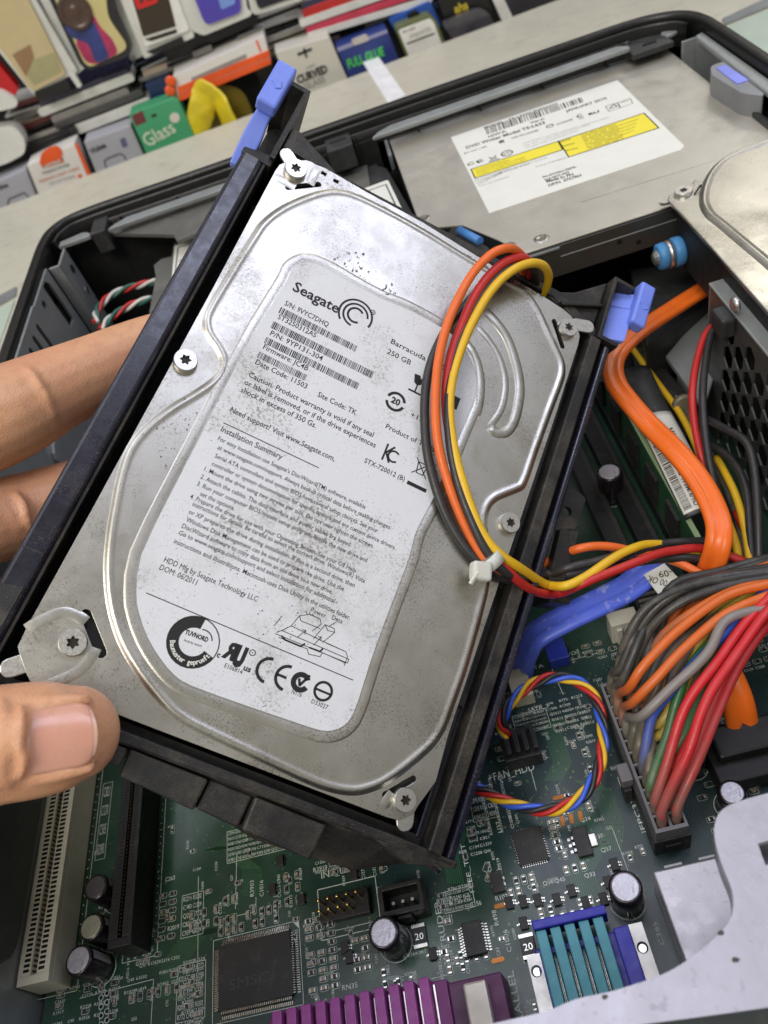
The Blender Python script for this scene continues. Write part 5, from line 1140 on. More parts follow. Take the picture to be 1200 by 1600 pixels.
# flat dark cable with its barcode label
sl = thing('labelled_ribbon', 'flat dark cable with a white barcode label beside the orange cable', 'ribbon cable', Pz((1060, 740), 20))
def strip(g, pth, hw_, z0, th):
    n = len(pth); vs = []
    for i in range(n):
        t = (pth[min(i+1, n-1)]-pth[max(i-1, 0)]).normalized(); sd = Vector((t.y, -t.x, 0)).normalized(); sd = -sd if sd.x < 0 else sd
        for k in range(9):
            v = k/4-1; vs.append(pth[i]+sd*(v*hw_)+Vector((0, 0, z0+1.5-1.5*v*v)))
        for k in range(8, -1, -1):
            v = k/4-1; vs.append(pth[i]+sd*(v*hw_)+Vector((0, 0, z0+1.5-1.5*v*v-th)))
    fs = [(i*18+k, (i+1)*18+k, (i+1)*18+(k+1) % 18, i*18+(k+1) % 18) for i in range(n-1) for k in range(18)]
    fs += [list(range(18)), [(n-1)*18+k for k in range(17, -1, -1)]]
    g.add(vs, fs, True); return g
L = smooth_path([Pz(p, 27.5) for p in ((990, 575), (1024, 650), (1066, 735), (1100, 800))], 5)
make('ribbon', strip(G(), L, 5.2, -.6, 1.2), M_DKGREY, sl)
ls = smooth_path([Pz(p, 27.5) for p in ((1022, 648), (1045, 692), (1067, 735), (1085, 770), (1098, 796))], 4)
make('label_sheet', strip(G(), ls, 5.3, -.45, .2), M_PAPERCLEAN, sl)
def wrapg(g0, r_):
    out = G(); n = len(ls)
    for (u, v, _z) in g0.v:
        f = max(0, min(.9999, u))*(n-1); i = int(f); p = ls[i].lerp(ls[i+1], f-i); t = (ls[i+1]-ls[i]).normalized()
        sd = Vector((t.y, -t.x, 0)).normalized(); sd = -sd if sd.x < 0 else sd
        out.v.append(p+sd*(v*5.3)+Vector((0, 0, -.45+1.5-1.5*v*v+r_)))
    out.f = g0.f; out.s = g0.s; return out
g = G(); rb = random.Random(5); u = .06
while u < .94:
    w_ = rb.choice((.006, .006, .012)); quadpx(g, [(u, -.9), (u+w_, -.9), (u+w_, -.5), (u, -.5)]); u += w_+rb.choice((.005, .006, .011))
u = .62
while u < .93:
    w_ = rb.choice((.005, .006, .011)); quadpx(g, [(u, .1), (u+w_, .1), (u+w_, .6), (u, .6)]); u += w_+rb.choice((.005, .006, .011))
gl = G()
def sleeve_text(s, u0, u1, v0, h):
    vs, fs, m1, m0 = glyphs(s, .015); gl.add([(u0+(x-m0)/(m1-m0)*(u1-u0), v0-y/CAPH*h, 0) for x, y in vs], fs)
sleeve_text('CN-0UM941-74210-9CL-0NQV', .93, .06, -.1, .26)
sleeve_text('Made in', .42, .16, .55, .26)
make('barcode', wrapg(g, .06), M_INK, sl); make('label_print', wrapg(gl, .07), M_INK, sl)
# ------------------------------------------------------------------ the held hard drive (built in its own tilted frame)
HR = HM.to_3x3().to_4x4()
hd = thing('hard_drive', 'dusty silver hard drive with a large white printed label, held tilted over the case', 'hard drive', HW(47, 74, -20), 'hard drives', HR)
def h2(p, z=0.0): return PH(p, z)
lid = [(430, 267), (437, 257), (448, 253), (478, 250), (487, 253), (495, 258), (507, 262), (573, 300), (660, 347), (797, 432), (857, 468), (880, 483), (893, 494), (902, 510), (906, 525), (903, 540), (869, 646), (760, 970), (700, 1150), (681, 1221), (660, 1250), (654, 1258), (646, 1272), (623, 1282), (604, 1277), (400, 1199), (167, 1110), (90, 1082), (68, 1075), (49, 1068), (41, 1052), (32, 1026), (28, 1010), (42, 980), (140, 803), (330, 455)]
def slotpx(a, b, r): return capsule2(h2(a), h2(b), r)
holes = [slotpx((450, 293), (498, 288), .75), slotpx((866, 502), (879, 541), .75), slotpx((134, 960), (158, 1020), 1.15), slotpx((602, 1242), (646, 1217), .75)]
for p in ((506, 271), (525, 283), (602, 326)):
    c = h2(p); holes.append([(c.x-.75, c.y-.5), (c.x+.75, c.y-.5), (c.x+.75, c.y+.5), (c.x-.75, c.y+.5)])
make('lid', G().prism([[h2(p) for p in lid]]+holes, -1.3, 0, HM), M_STEEL, hd, bevel=.25)
make('drive_body', G().box((1.0, 1.2, -20), (94.5, 146.4, -2.2), HM), mat('cast_body', (42, 42, 43), .5, .3, var=.2, vscale=100), hd, bevel=.6)
ridge_px = [(400, 372), (414, 352), (436, 334), (462, 320), (500, 306), (528, 303), (556, 310), (600, 331), (660, 364), (720, 401), (787, 441), (818, 458), (838, 485), (852, 515), (866, 545), (875, 566), (876, 582), (871, 600), (855, 642), (832, 706), (816, 752), (806, 761), (786, 769), (770, 777), (759, 790), (754, 809), (755, 840), (757, 880), (756, 912), (749, 945), (736, 993), (719, 1050), (701, 1100), (690, 1130), (674, 1157), (645, 1184), (604, 1215), (572, 1229), (546, 1232), (515, 1226), (478, 1212), (410, 1180), (340, 1147), (283, 1117), (250, 1084), (220, 1045), (192, 995), (177, 940), (173, 885), (177, 833), (184, 790), (193, 745), (208, 702), (236, 668), (272, 640), (305, 620), (334, 600), (349, 580), (351, 560), (342, 541), (329, 522), (325, 503), (331, 484), (360, 435)]
rd = smooth_path([(*h2(p), 0) for p in ridge_px], 3, True)
rd2 = [Vector((p.x, p.y)) for p in rd]
g = G(); prof = [(1.6, -.02), (1.3, .10), (.95, .42), (.55, .66), (.15, .74), (-.25, .70), (-.6, .58), (-1.0, .51), (-1.4, .50), (-1.8, .50)]
m = len(rd2); k = len(prof)
rings = [offset(rd2, u) for u, z in prof]
g.add([(rings[j][i].x, rings[j][i].y, prof[j][1]) for i in range(m) for j in range(k)], [(i*k+j, ((i+1) % m)*k+j, ((i+1) % m)*k+j+1, i*k+j+1) if area(rd2) > 0 else (i*k+j+1, ((i+1) % m)*k+j+1, ((i+1) % m)*k+j, i*k+j) for i in range(m) for j in range(k-1)], True, HM)
g.sheet(rings[-1], .50, HM)
make('stamped_ridge', g, M_STEEL, hd)
ZP = .50
# border round the label and the label itself
lab_px = [(446, 440), (453, 424), (462, 415), (476, 409), (492, 411), (520, 424), (560, 447), (600, 468), (627, 478), (655, 492), (682, 507), (712, 527), (730, 552), (742, 580), (745, 606), (738, 634), (722, 672), (700, 726), (679, 776), (660, 812), (648, 838), (639, 874), (610, 950), (579, 1035), (562, 1090), (550, 1120), (537, 1135), (520, 1142), (500, 1142), (459, 1129), (380, 1102), (300, 1073), (272, 1056), (250, 1030), (230, 997), (216, 958), (212, 925), (220, 866), (267, 769), (310, 686), (356, 597), (400, 515)]
lp = [h2(p, ZP) for p in lab_px]; lp = [Vector((p.x, p.y)) for p in smooth_path([(*p, 0) for p in lp], 2, True)]
bd = offset(lp, 2.1); g = G()
pr = [(offset(lp, 2.5), 0), (offset(lp, 2.2), .12), (offset(lp, 1.9), .16), (offset(lp, .7), .16), (offset(lp, .4), .10), (lp, .08)]
m = len(lp); k = len(pr); cw = area(lp) > 0
g.add([(pr[j][0][i].x, pr[j][0][i].y, ZP+pr[j][1]) for i in range(m) for j in range(k)], [((i*k+j, ((i+1) % m)*k+j, ((i+1) % m)*k+j+1, i*k+j+1) if cw else (i*k+j+1, ((i+1) % m)*k+j+1, ((i+1) % m)*k+j, i*k+j)) for i in range(m) for j in range(k-1)], True, HM)
make('label_recess', g, M_STEEL, hd)
ZL = ZP+.2
label = make('label', G().prism([offset(lp, -.15)], ZP+.05, ZL, HM), M_PAPER, hd)
ZI = ZL+.04
ink = G()
def T4(u, v): return h2((350+u/2.6667, 350+v/2.6667), ZI)
def TF(u, v): return h2((u, v), ZI)
def line(s, p0, p1, h, f=TF, bold=0.0):
    a, b = f(*p0), f(*p1); y = (a.y+b.y)/2; text(ink, s, (a.x, y), (b.x, y), h, ZI, HM, bold)
line('Seagate', (283, 275), (472, 372), 2.9, T4, .02)
c = T4(548, 380)
for r0, r1, a0, a1 in ((4.2, 4.75, -.35, 3.9), (3.0, 3.55, .2, 4.7), (1.75, 2.35, .75, 5.4)):
    ring(ink, c, r0, r1, ZI, HM, a0, a1, 30)
ring(ink, T4(620, 368), .55, .75, ZI, HM, n=14); line('R', (616, 372), (625, 374), .6, T4)
for s, p0, p1, h, b in (('S/N: 9VYC7DHQ', (250, 338), (432, 428), 1.45, .0), ('ST3250312AS', (222, 393), (380, 474), 1.45, .0), ('P/N: 9YP131-304', (190, 462), (407, 570), 1.45, .0), ('Firmware: JC4B', (160, 520), (347, 611), 1.45, .0), ('Date Code: 11503', (128, 583), (342, 686), 1.45, 0), ('Site Code: TK', (388, 717), (548, 797), 1.45, 0),
        ('Caution. Product warranty is void if any seal', (103, 630), (617, 893), 1.45, 0), ('or label is removed, or if the drive experiences', (85, 662), (627, 937), 1.45, 0), ('shock in excess of 350 Gs.', (68, 697), (380, 852), 1.45, 0), ('Need support? Visit www.Seagate.com,', (25, 778), (457, 992), 1.45, 0), ('Installation Summary', (-15, 862), (238, 983), 1.5, 0),
        ('Barracuda 7200.12', (693, 497), (960, 632), 1.5, .01), ('250 GB', (677, 540), (776, 586), 1.5, .01), ('+12V', (775, 800), (850, 838), 1.3, .01), ('Product of Thailand', (672, 850), (905, 965), 1.4, .01), ('STX-720012 (B)', (583, 993), (750, 1072), 1.3, .01)):
    line(s, p0, p1, h, T4, .007)
for k, q in enumerate((((240, 342), (557, 505), (548, 534), (232, 372)), ((210, 400), (625, 614), (612, 646), (200, 432)), ((180, 467), (565, 660), (555, 692), (170, 497)), ((150, 528), (347, 624), (337, 652), (140, 560)))):
    A = [T4(*p) for p in q]; y1 = (A[0].y+A[1].y)/2-.25; y0 = (A[2].y+A[3].y)/2
    barcode(ink, (A[0].x, y1), (A[1].x, y1), (A[1].x, y0), (A[0].x, y0), (150, 190, 175, 95)[k], ZI, HM, 20+k)
def rule(p0, p1, w_, f=TF): a, b = f(*p0), f(*p1); y = (a.y+b.y)/2; stroke(ink, [(a.x, y), (b.x, y)], w_, ZI, HM)
rule((0, 826), (393, 1018), .22, T4)
for s, p0, p1 in (("For easy installation use Seagate's DiscWizard(TM) software, available", (340, 687), (570, 796)), ('at www.seagate.com/support. Always backup critical data before making changes.', (339, 702), (610, 827)), ('Serial ATA controllers and system BIOS have several setup choices. See your', (334, 716), (590, 831)), ('controller or system documentation for specific options and any custom device drivers.', (329, 729), (618, 857)),
        ('1. Mount the drive using two screws per side. Do not over tighten the screws.', (317, 738), (584, 854)), ('2. Attach the cables. The data interface and power cables are keyed.', (311, 750), (549, 852)), ('3. Run your computer BIOS/system setup program. Enable the new drive and', (305, 762), (574, 875)), ('set the options.', (311, 776), (366, 796)), ('4. Prepare the drive for use with your Operating System. See your OS Help', (295, 780), (556, 893)),
        ('instructions for details. Be careful to select the correct drive. Windows(R) Vista', (299, 792), (570, 909)), ('or XP prepares the drive during installation. If this is a second drive, then', (293, 804), (554, 916)), ('Windows Disk Management can be used to prepare the drive. Use the', (289, 816), (537, 922)), ('DiscWizard software to copy data from an old drive to a new drive.', (282, 827), (520, 926)), ('Go to www.seagate.com/support and select installation for additional', (277, 838), (523, 939)), ('instructions and illustrations. Macintosh uses Disk Utility in the utilities folder.', (270, 850), (547, 967))):
    line(s, p0, p1, 1.12, TF, .004)
line('HDD Mfg by Seagate Technology LLC', (254, 880), (402, 938), 1.3, TF, 0); line('DOM: 06/2011', (248, 890), (306, 914), 1.3, TF, 0)
rule((229, 926), (551, 1063), .2)
line('Power', (485, 955), (508, 966), 1.1); line('Data', (518, 967), (534, 975), 1.1)
def sk(pts, w_=.16): stroke(ink, [TF(*p) for p in pts], w_, ZI, HM)
for pts in (((428, 978), (440, 963)), ((440, 985), (455, 978), (480, 990), (500, 1000), (540, 1018), (543, 1026), (538, 1040)), ((432, 988), (440, 985), (545, 1030), (543, 1036), (430, 990)), ((436, 996), (480, 1014), (482, 1022), (500, 1026), (504, 1020), (540, 1036)), ((455, 978), (468, 962), (484, 960), (500, 967), (502, 975), (488, 986)), ((468, 962), (470, 970), (500, 982)), ((490, 998), (508, 976), (522, 982), (523, 988), (504, 1004)), ((508, 976), (512, 985), (523, 988)), ((480, 960), (478, 955)), ((486, 962), (483, 957)), ((491, 964), (488, 959)), ((515, 978), (525, 972)), ((464, 996), (478, 985), (472, 984), (478, 985), (476, 991)), ((490, 1008), (502, 995), (497, 995), (502, 995), (501, 1001)), ((540, 1018), (510, 1005))): sk(pts)
for pts in (((440, 994), (446, 1000), (470, 1010), (476, 1006)), ((484, 1012), (500, 1018), (504, 1014))): sk(pts, .4)
c = TF(302, 1003); ring(ink, c, 5.5, 5.75, ZI, HM); ring(ink, c, 3.1, 5.5, ZI, HM, 1.5, 6.0, 40); ring(ink, (c.x+1.4, c.y+1.0), 2.2, 2.45, ZI, HM, .3, 1.9)
text(ink, 'TUVNORD', (c.x-2.5, c.y+.9), (c.x+2.8, c.y+1.1), 1.0, ZI, HM, .04); text(ink, 'Security tested', (c.x-2.0, c.y-.6), (c.x+2.0, c.y-.4), .55, ZI, HM)
wht = G()
for k, ch in enumerate('Baumuster geprueft'):
    a = math.radians(202+k*8.0)
    if ch == ' ': continue
    p = (c.x+4.9*math.cos(a), c.y+4.9*math.sin(a)); t_ = (-math.sin(a), math.cos(a)); text(wht, ch, (p[0]-t_[0]*.3, p[1]-t_[1]*.3), (p[0]+t_[0]*.3, p[1]+t_[1]*.3), 1.1, ZI+.02, HM, .02)
# recognised component mark, CE, tick, circle
c = TF(366, 1022)
text(ink, 'U', (c.x+.1, c.y-2.0), (c.x+2.6, c.y-2.0), 4.0, ZI, HM, .09); text(ink, 'R', (c.x+.3, c.y-1.4), (c.x-2.5, c.y-1.4), 3.6, ZI, HM, .05, True)
text(ink, 'c', (c.x-3.4, c.y-2.0), (c.x-2.7, c.y-2.0), 1.3, ZI, HM, .03); text(ink, 'us', (c.x+3.1, c.y-2.4), (c.x+4.8, c.y-2.4), 1.3, ZI, HM, .03); ring(ink, (c.x+3.6, c.y+1.8), .55, .75, ZI, HM, n=14)
line('E106814', (350, 1042), (377, 1054), 1.0)
c = TF(420, 1048); ring(ink, c, 2.3, 3.0, ZI, HM, math.pi*.5, math.pi*1.5); c = TF(449, 1060); ring(ink, c, 2.3, 3.0, ZI, HM, math.pi*.5, math.pi*1.5); stroke(ink, [(c.x-2.6, c.y), (c.x-.4, c.y)], .6, ZI, HM)
c = TF(470, 1066); ring(ink, c, 1.1, 2.3, ZI, HM, .6, 5.9); stroke(ink, [(c.x-.6, c.y+.5), (c.x, c.y-.7), (c.x+1.3, c.y+2.0)], .6, ZI, HM)
line('N176', (455, 1083), (470, 1090), 1.0); c = TF(505, 1080); ring(ink, c, 1.7, 2.3, ZI, HM); stroke(ink, [(c.x-1.8, c.y-.1), (c.x+1.8, c.y-.1)], .5, ZI, HM); line('D33027', (486, 1098), (511, 1109), 1.0)
c = T4(715, 740); ring(ink, c, 2.0, 2.75, ZI, HM, .3, 2.9); ring(ink, c, 2.0, 2.75, ZI, HM, .3+math.pi, 2.9+math.pi); text(ink, '20', (c.x-1.25, c.y-.7), (c.x+1.25, c.y-.7), 1.7, ZI, HM, .04)
c = T4(812, 660); ink.prism([(c.x-1.9, c.y+1.8), (c.x-1.2, c.y-.5), (c.x-.3, c.y-1.0), (c.x+.6, c.y-.6), (c.x+1.8, c.y+2.0), (c.x+.6, c.y+2.0), (c.x+.2, c.y+1.0), (c.x-.2, c.y+2.0)], ZI-.01, ZI, HM); stroke(ink, [(c.x-.1, c.y-1), (c.x-.1, c.y-3)], .4, ZI, HM); stroke(ink, [(c.x-1.8, c.y-3.1), (c.x+1.6, c.y-3.1)], .5, ZI, HM)
c = T4(955, 740); ink.prism([(c.x-1.6, c.y-1.8), (c.x+1.6, c.y-1.8), (c.x+1.6, c.y+1.8), (c.x-1.6, c.y+1.8)], ZI-.01, ZI, HM)
c = T4(695, 960)
stroke(ink, [(c.x-1.6, c.y+2.2), (c.x-1.6, c.y-2.2)], .5, ZI, HM); stroke(ink, [(c.x+.3, c.y+2.2), (c.x-1.3, c.y), (c.x+.2, c.y-2.2)], .5, ZI, HM); ring(ink, (c.x+.9, c.y-.2), 1.2, 1.7, ZI, HM, .8, 5.5)
c = T4(822, 1020)
stroke(ink, [(c.x-1.3, c.y+1.5), (c.x-.9, c.y-1.5), (c.x+.9, c.y-1.5), (c.x+1.3, c.y+1.5)], .25, ZI, HM, True); stroke(ink, [(c.x-2, c.y-2), (c.x+2, c.y+2.3)], .25, ZI, HM); stroke(ink, [(c.x-2, c.y+2.3), (c.x+2, c.y-2)], .25, ZI, HM)
rule((768, 1076), (838, 1112), 1.0, T4)
make('label_print', ink, M_INK, label); make('seal_lettering', wht, M_PAPERCLEAN, label)
# crescent groove round the spindle
for pp, w_, hh in ((((757, 486), (787, 522), (803, 562), (811, 605), (806, 645), (797, 668), (786, 677), (772, 676), (764, 668)), 1.5, .42), (((727, 536), (742, 560), (749, 590), (749, 620), (744, 650)), 1.3, .35), (((764, 668), (782, 640), (789, 605), (783, 570), (768, 540), (745, 512)), 1.0, .2)):
    g = G().bead([Vector(p[:2]) for p in smooth_path([(*h2(q), 0) for q in pp], 5)], w_, hh, ZP-.02, HM); make('spindle_groove', g, M_STEEL, hd)
# stamped steps round the corner screws
for pp in (((42, 984), (68, 968), (98, 957), (122, 964), (134, 972)), ((66, 1074), (96, 1062), (124, 1048), (140, 1030), (149, 1012)), ((428, 274), (446, 284), (462, 292)), ((497, 260), (489, 276), (484, 288)), ((598, 1262), (606, 1250), (614, 1240))):
    g = G().bead([Vector(p[:2]) for p in smooth_path([(*h2(q), 0) for q in pp], 5)], 1.3, .13, -.03, HM); make('stamped_step', g, M_STEEL, hd)
# outer seam along the top edge and embossed code
g = G().bead([Vector(h2(p)) for p in ((560, 304), (660, 361), (770, 424))], .35, .25, 0, HM); make('edge_seam', g, M_STEEL, hd)
g = G(); a, b = h2((618, 334)), h2((795, 437)); text(g, 'CIRMO2502AR12WD2SA', (a.x, a.y-.4), (b.x-1, a.y-.4), 1.9, .06, HM, .01, True); make('embossed_code', g, mat('embossed_steel', (120, 118, 110), .4, 1.0), hd)
g = G(); a, b = h2((800, 441)), h2((846, 469)); text(g, '01 4mm C1 M', (a.x, a.y), (b.x, a.y), 1.3, .06, HM); make('ink_code', g, M_INK, hd)
for p, r in (((462, 264), 3.0), ((888, 512), 2.8), ((290, 563), 2.85), ((797, 817), 2.75), ((114, 1004), 2.9), ((633, 1250), 2.7)):
    c = h2(p, 1.2); torx('lid_screw', HM @ Matrix.Translation((c.x, c.y, 0)) @ Matrix.Rotation(random.uniform(0, 1), 4, 'Z'), r, 1.7, hd)
for p, q, r in (((448, 243), (456, 256), 2.0), ((918, 511), (900, 508), 2.0), ((16, 1044), (40, 1036), 2.0), ((632, 1284), (634, 1262), 2.1)):
    a, b = h2(p, -.9), h2(q, -.9); make('mount_tab', G().prism(capsule2(a, b, r), -1.2, -.4, HM), M_SCREW, hd, bevel=.2)
# loose grit and scrape marks
gr = G(); rg = random.Random(3)
def grit(px, spread, n, big):
    for _ in range(n):
        p = (px[0]+rg.gauss(0, spread[0]), px[1]+rg.gauss(0, spread[1])); c = PH(p, ZL); r = rg.uniform(.06, big); a0 = rg.uniform(0, 6)
        gr.prism([(c.x+r*rg.uniform(.5, 1.2)*math.cos(a0+k)*1.4, c.y+r*rg.uniform(.4, 1)*math.sin(a0+k)) for k in range(6)], ZL+.02, ZL+.05, HM)
for a in ((540, 410), (560, 420), (575, 430), (600, 447), (612, 458), (555, 400)): grit(a, (9, 5), 9, .32)
for a in ((520, 930), (505, 955), (440, 985), (430, 1000), (400, 930), (380, 900), (345, 870), (470, 880), (520, 830), (560, 800), (300, 640), (250, 690)): grit(a, (22, 16), 16, .2)
grit((420, 850), (120, 120), 70, .14)
make('grit', gr, mat('grit', (84, 74, 56), .8, 0, var=.4, vscale=900), hd, kind='stuff')
# ------------------------------------------------------------------ black plastic caddy round the drive
ca = thing('drive_caddy', 'black plastic drive caddy with blue release latches round the held hard drive', 'drive caddy', HW(47, 74, -27), None, HR)
def hbox(a, b): return G().box(a, b, HM)
def hpr(poly, z0, z1): return G().prism(poly, z0, z1, HM)
YT = 141.5
make('left_rail', hpr([(-9.2, -3), (-3.2, -3), (-3.2, YT), (-9.0, YT)], -24, 0), M_RAIL, ca, bevel=1.1, seg=3)
make('left_rail_seam', hbox((-8.6, 24.5, -.02), (-4, 24.9, .12)), M_BLACK, ca)
make('left_rail_lip', hbox((-3.2, -2, -8), (-2.3, YT+3, -1.5)), M_BLACK, ca, bevel=.2)
make('rail_patch', hpr([(-8.7, 6), (-4.2, 8), (-4.0, 17), (-8.7, 16)], -.02, .35), M_BLACK, ca, bevel=.15)
# right rail: two ridges with a channel
make('right_rail', hbox((97.2, -3, -24), (107, 143, -6)), M_BLACK, ca, bevel=.5)
make('rail_ridge', hbox((99.6, -3, -6), (103.2, 143, 0)), M_BLACK, ca, bevel=.5, seg=3)
make('rail_ridge', hbox((105.0, -3, -6), (107.0, 143, -1.2)), M_RAIL, ca, bevel=.6, seg=3)
make('rail_ridge', hbox((97.0, -1, -6), (97.9, 120, -3.5)), M_RAIL, ca, bevel=.3)
# bottom bar
make('bottom_bar', hpr([(-9.2, -5.6), (24, -5.0), (107, -4.6), (107, -3.0), (97, -2.4), (20, -2.2), (-9.2, -2.8)], -25, -1.2), M_BLACK, ca, bevel=.7)
top_ = [(24, -5.2, -2.2), (62, -5.2, -2.2), (90, -5.0, -1.6), (107.5, -4.4, -1.6)]; bot_ = [(25, -7.5, -24), (66, -15.5, -24), (92, -14.2, -24), (111, -5.2, -24)]
g = G(); vs = [(*p,) for p in top_]+[(*p,) for p in bot_]+[(24, -3.4, -2.2), (107.5, -3, -2.2), (25, -3.4, -24), (111, -3, -24)]
g.add(vs, [(i, i+4, i+5, i+1) for i in range(3)]+[(0, 1, 2, 3, 9, 8), (4, 10, 11, 7, 6, 5), (0, 8, 10, 4), (3, 7, 11, 9), (8, 9, 11, 10)], False, HM); make('bar_skirt', g, M_BLACK, ca, bevel=.6)
make('bar_ledge', hbox((-3, -2.4, -7), (98, -.6, -4)), M_BLACKMAT, ca)
g = hpr([(20.5, -10.2), (20.5, -5.4), (29.5, -5.4), (29.5, -9.2)], -14, -1.0); make('bar_clip', g, M_BLACK, ca, bevel=.5, seg=2)
g = hpr([(29.9, -5.2), (47.5, -5.4), (47.0, -12.0), (30.3, -10.8)], -18, -.2); make('bar_clip', g, M_BLACK, ca, bevel=.5, seg=2)
g = hpr([(48.0, -5.2), (58, -5.4), (57.6, -12.4), (47.6, -11.6)], -15, -2.4); make('bar_clip', g, M_BLACK, ca, bevel=.5, seg=2)
g = hpr([(58.2, -5.2), (75.4, -5.6), (74.6, -13.2), (58.2, -12.2)], -19, -.4); make('bar_clip', g, M_BLACK, ca, bevel=.5, seg=2)
g = hpr([(40, -12), (52, -12.6), (52, -5), (40, -5)], -24, -15); make('clip_foot', g, M_BLACKMAT, ca, bevel=.8)
g = hpr([(96, -7.2), (108, -4.4), (108, -2.6), (86, -4.4)], -25, -1.2); make('corner_gusset', g, M_BLACK, ca, bevel=.6)
a = PH((677, 1358), -14); make('corner_pin', G().tube([HW(a.x-2.6, a.y+1.2, -14), HW(a.x+1.6, a.y, -14)], .9, 10), M_NICKEL, ca)
for y_ in (30, 62, 126): make('rail_notch', hbox((96.3, y_, -7), (98.4, y_+4, -2.6)), M_BLACK, ca, bevel=.3)
for y_ in (45, 70): make('rail_nub', hbox((107, y_, -10), (108.2, y_+7, -4)), M_BLACK, ca, bevel=.3)
make('floor_plate', hbox((-6, -2, -26.6), (104, 150, -24.6)), M_BLACKMAT, ca)
make('top_bar', hpr([(-3, 148.6), (86, 150.6), (98, 146), (103, 143), (103, 147.6), (88, 153.6), (-3, 151.4)], -24, -3.0), M_BLACK, ca, bevel=.6)
# latch housing, upper left
def shell(outer, inner, z0, z1, name):
    return make(name, G().prism([outer, inner], z0, z1, HM), M_BLACK, ca, bevel=.3)
make('latch_housing', hpr([(-2.3, 143.5), (-.9, 143.5), (-.9, 169.4), (-6.9, 169.4), (-9.6, 168), (-9.6, 166.4), (-6.4, 168.0), (-2.3, 168.0)], -20, -.2), M_BLACK, ca, bevel=.3)
make('housing_foot', hpr([(-9.4, 141.4), (-1, 141.4), (-1, 145.2), (-9.4, 143.4)], -20, -1.2), M_BLACK, ca, bevel=.4)
make('housing_floor', hpr([(-9, 144), (-1.5, 144), (-1.5, 168.8), (-6.6, 168.8), (-9, 165.6)], -21, -18), M_BLACKMAT, ca)
make('gusset', hpr([(-.7, 156.2), (1.4, 156.4), (14.5, 150.6), (14.5, 149.0), (-.7, 149.0)], -22, -1.0), M_BLACK, ca, bevel=.5)
def latch(x0, x1, y0, y1, z0, name, sgn, stem):
    """release lever: a thick finger pad on a bent stem"""
    g = G().box((x0, y0, z0), (x1, y1, z0+4.2), HM); o = make(name, g, M_BLUE, ca, bevel=.8, seg=3)
    make('latch_stem', stem, M_BLUE, o, bevel=.5, seg=2)
    cx, cy, zz = (x0+x1)/2, (y0+y1)/2, z0+4.2
    make('arrow_mark', G().prism([(cx-1.1, cy+1.2), (cx+1.0, cy+.9), (cx+1.6, cy-1.2), (cx+.3, cy-2.0), (cx-.8, cy-.7), (cx-1.6, cy-.2)], zz-.1, zz+.28, HM), M_BLUE, o, bevel=.12)
    return o
P_ = PH
hp = [PH(p, 4.2) for p in ((437, 90), (467, 108), (430, 168), (399, 152))]
lx0 = (hp[0].x+hp[3].x)/2; lx1 = (hp[1].x+hp[2].x)/2; ly1 = (hp[0].y+hp[1].y)/2; ly0 = (hp[2].y+hp[3].y)/2
st = G()
prof_ = [(lx0+.6, lx1-.4, ly0+5, .3), (lx0+.4, lx1-.9, ly0, -.4), (lx0-.2, -6.6, ly0-4.5, -3.0), (-12.0, -6.9, 146, -5.5), (-11.9, -7.2, 141.5, -7.5)]
sm_ = smooth_path([Vector((p[0], p[2], p[3])) for p in prof_], 5); sr_ = smooth_path([Vector((p[1], p[2], p[3])) for p in prof_], 5)
vs = []
for a, b in zip(sm_, sr_): vs += [(a.x, a.y, a.z), (b.x, b.y, b.z), (b.x, b.y, b.z-2), (a.x, a.y, a.z-2)]
n_ = len(sm_)
st.add(vs, [(4*i+k, 4*i+(k+1) % 4, 4*i+4+(k+1) % 4, 4*i+4+k) for i in range(n_-1) for k in range(4)]+[(3, 2, 1, 0), (4*n_-4, 4*n_-3, 4*n_-2, 4*n_-1)], False, HM)
latch(lx0, lx1, ly0, ly1, 0, 'release_latch', -1, st)
# latch housing, right
hp = [PH(p, 1.0) for p in ((1006, 438), (1032, 453), (1003, 509), (985, 501))]
rx0 = (hp[0].x+hp[3].x)/2; rx1 = (hp[1].x+hp[2].x)/2; ry1 = (hp[0].y+hp[1].y)/2; ry0 = (hp[2].y+hp[3].y)/2
make('latch_housing', hpr([(101.6, 143.4), (108.6, 143.4), (108.6, 144.8), (102.9, 144.8), (102.5, 164.6), (108.6, 164.6), (108.6, 165.9), (101.2, 165.9)], -22, 0), M_BLACK, ca, bevel=.3)
make('housing_floor', hpr([(101.8, 144.4), (108.2, 144.4), (109.2, 165.2), (101.6, 165.2)], -23, -14), M_BLACKMAT, ca)
make('gusset', hpr([(82.5, 151.0), (92, 156.4), (101.1, 165.6), (101.1, 145), (96, 147)], -22, -3.5), M_BLACK, ca, bevel=.6)
make('gusset_rib', hpr([(88, 149.6), (101, 156), (101, 155), (89, 148.6)], -4, -1.6), M_BLACK, ca, bevel=.3)
st = G()
for (y0, y1, z) in ((147, ry0+6, -2.8), (ry0+6, ry0+12, -3.4)):
    st.add([(103.4, y0, z-2), (rx0+1, y0+.4, z+1.6), (rx0+1, y1, z+1.8), (103.6, y1-.4, z-2), (103.4, y0, z-4.4), (rx0+1, y0+.4, z-1), (rx0+1, y1, z-1), (103.6, y1-.4, z-4.4)], [(0, 1, 2, 3), (7, 6, 5, 4), (0, 4, 5, 1), (1, 5, 6, 2), (2, 6, 7, 3), (3, 7, 4, 0)], False, HM)
latch(rx0, rx1, ry0, ry1, -3.2, 'release_latch', 1, st)
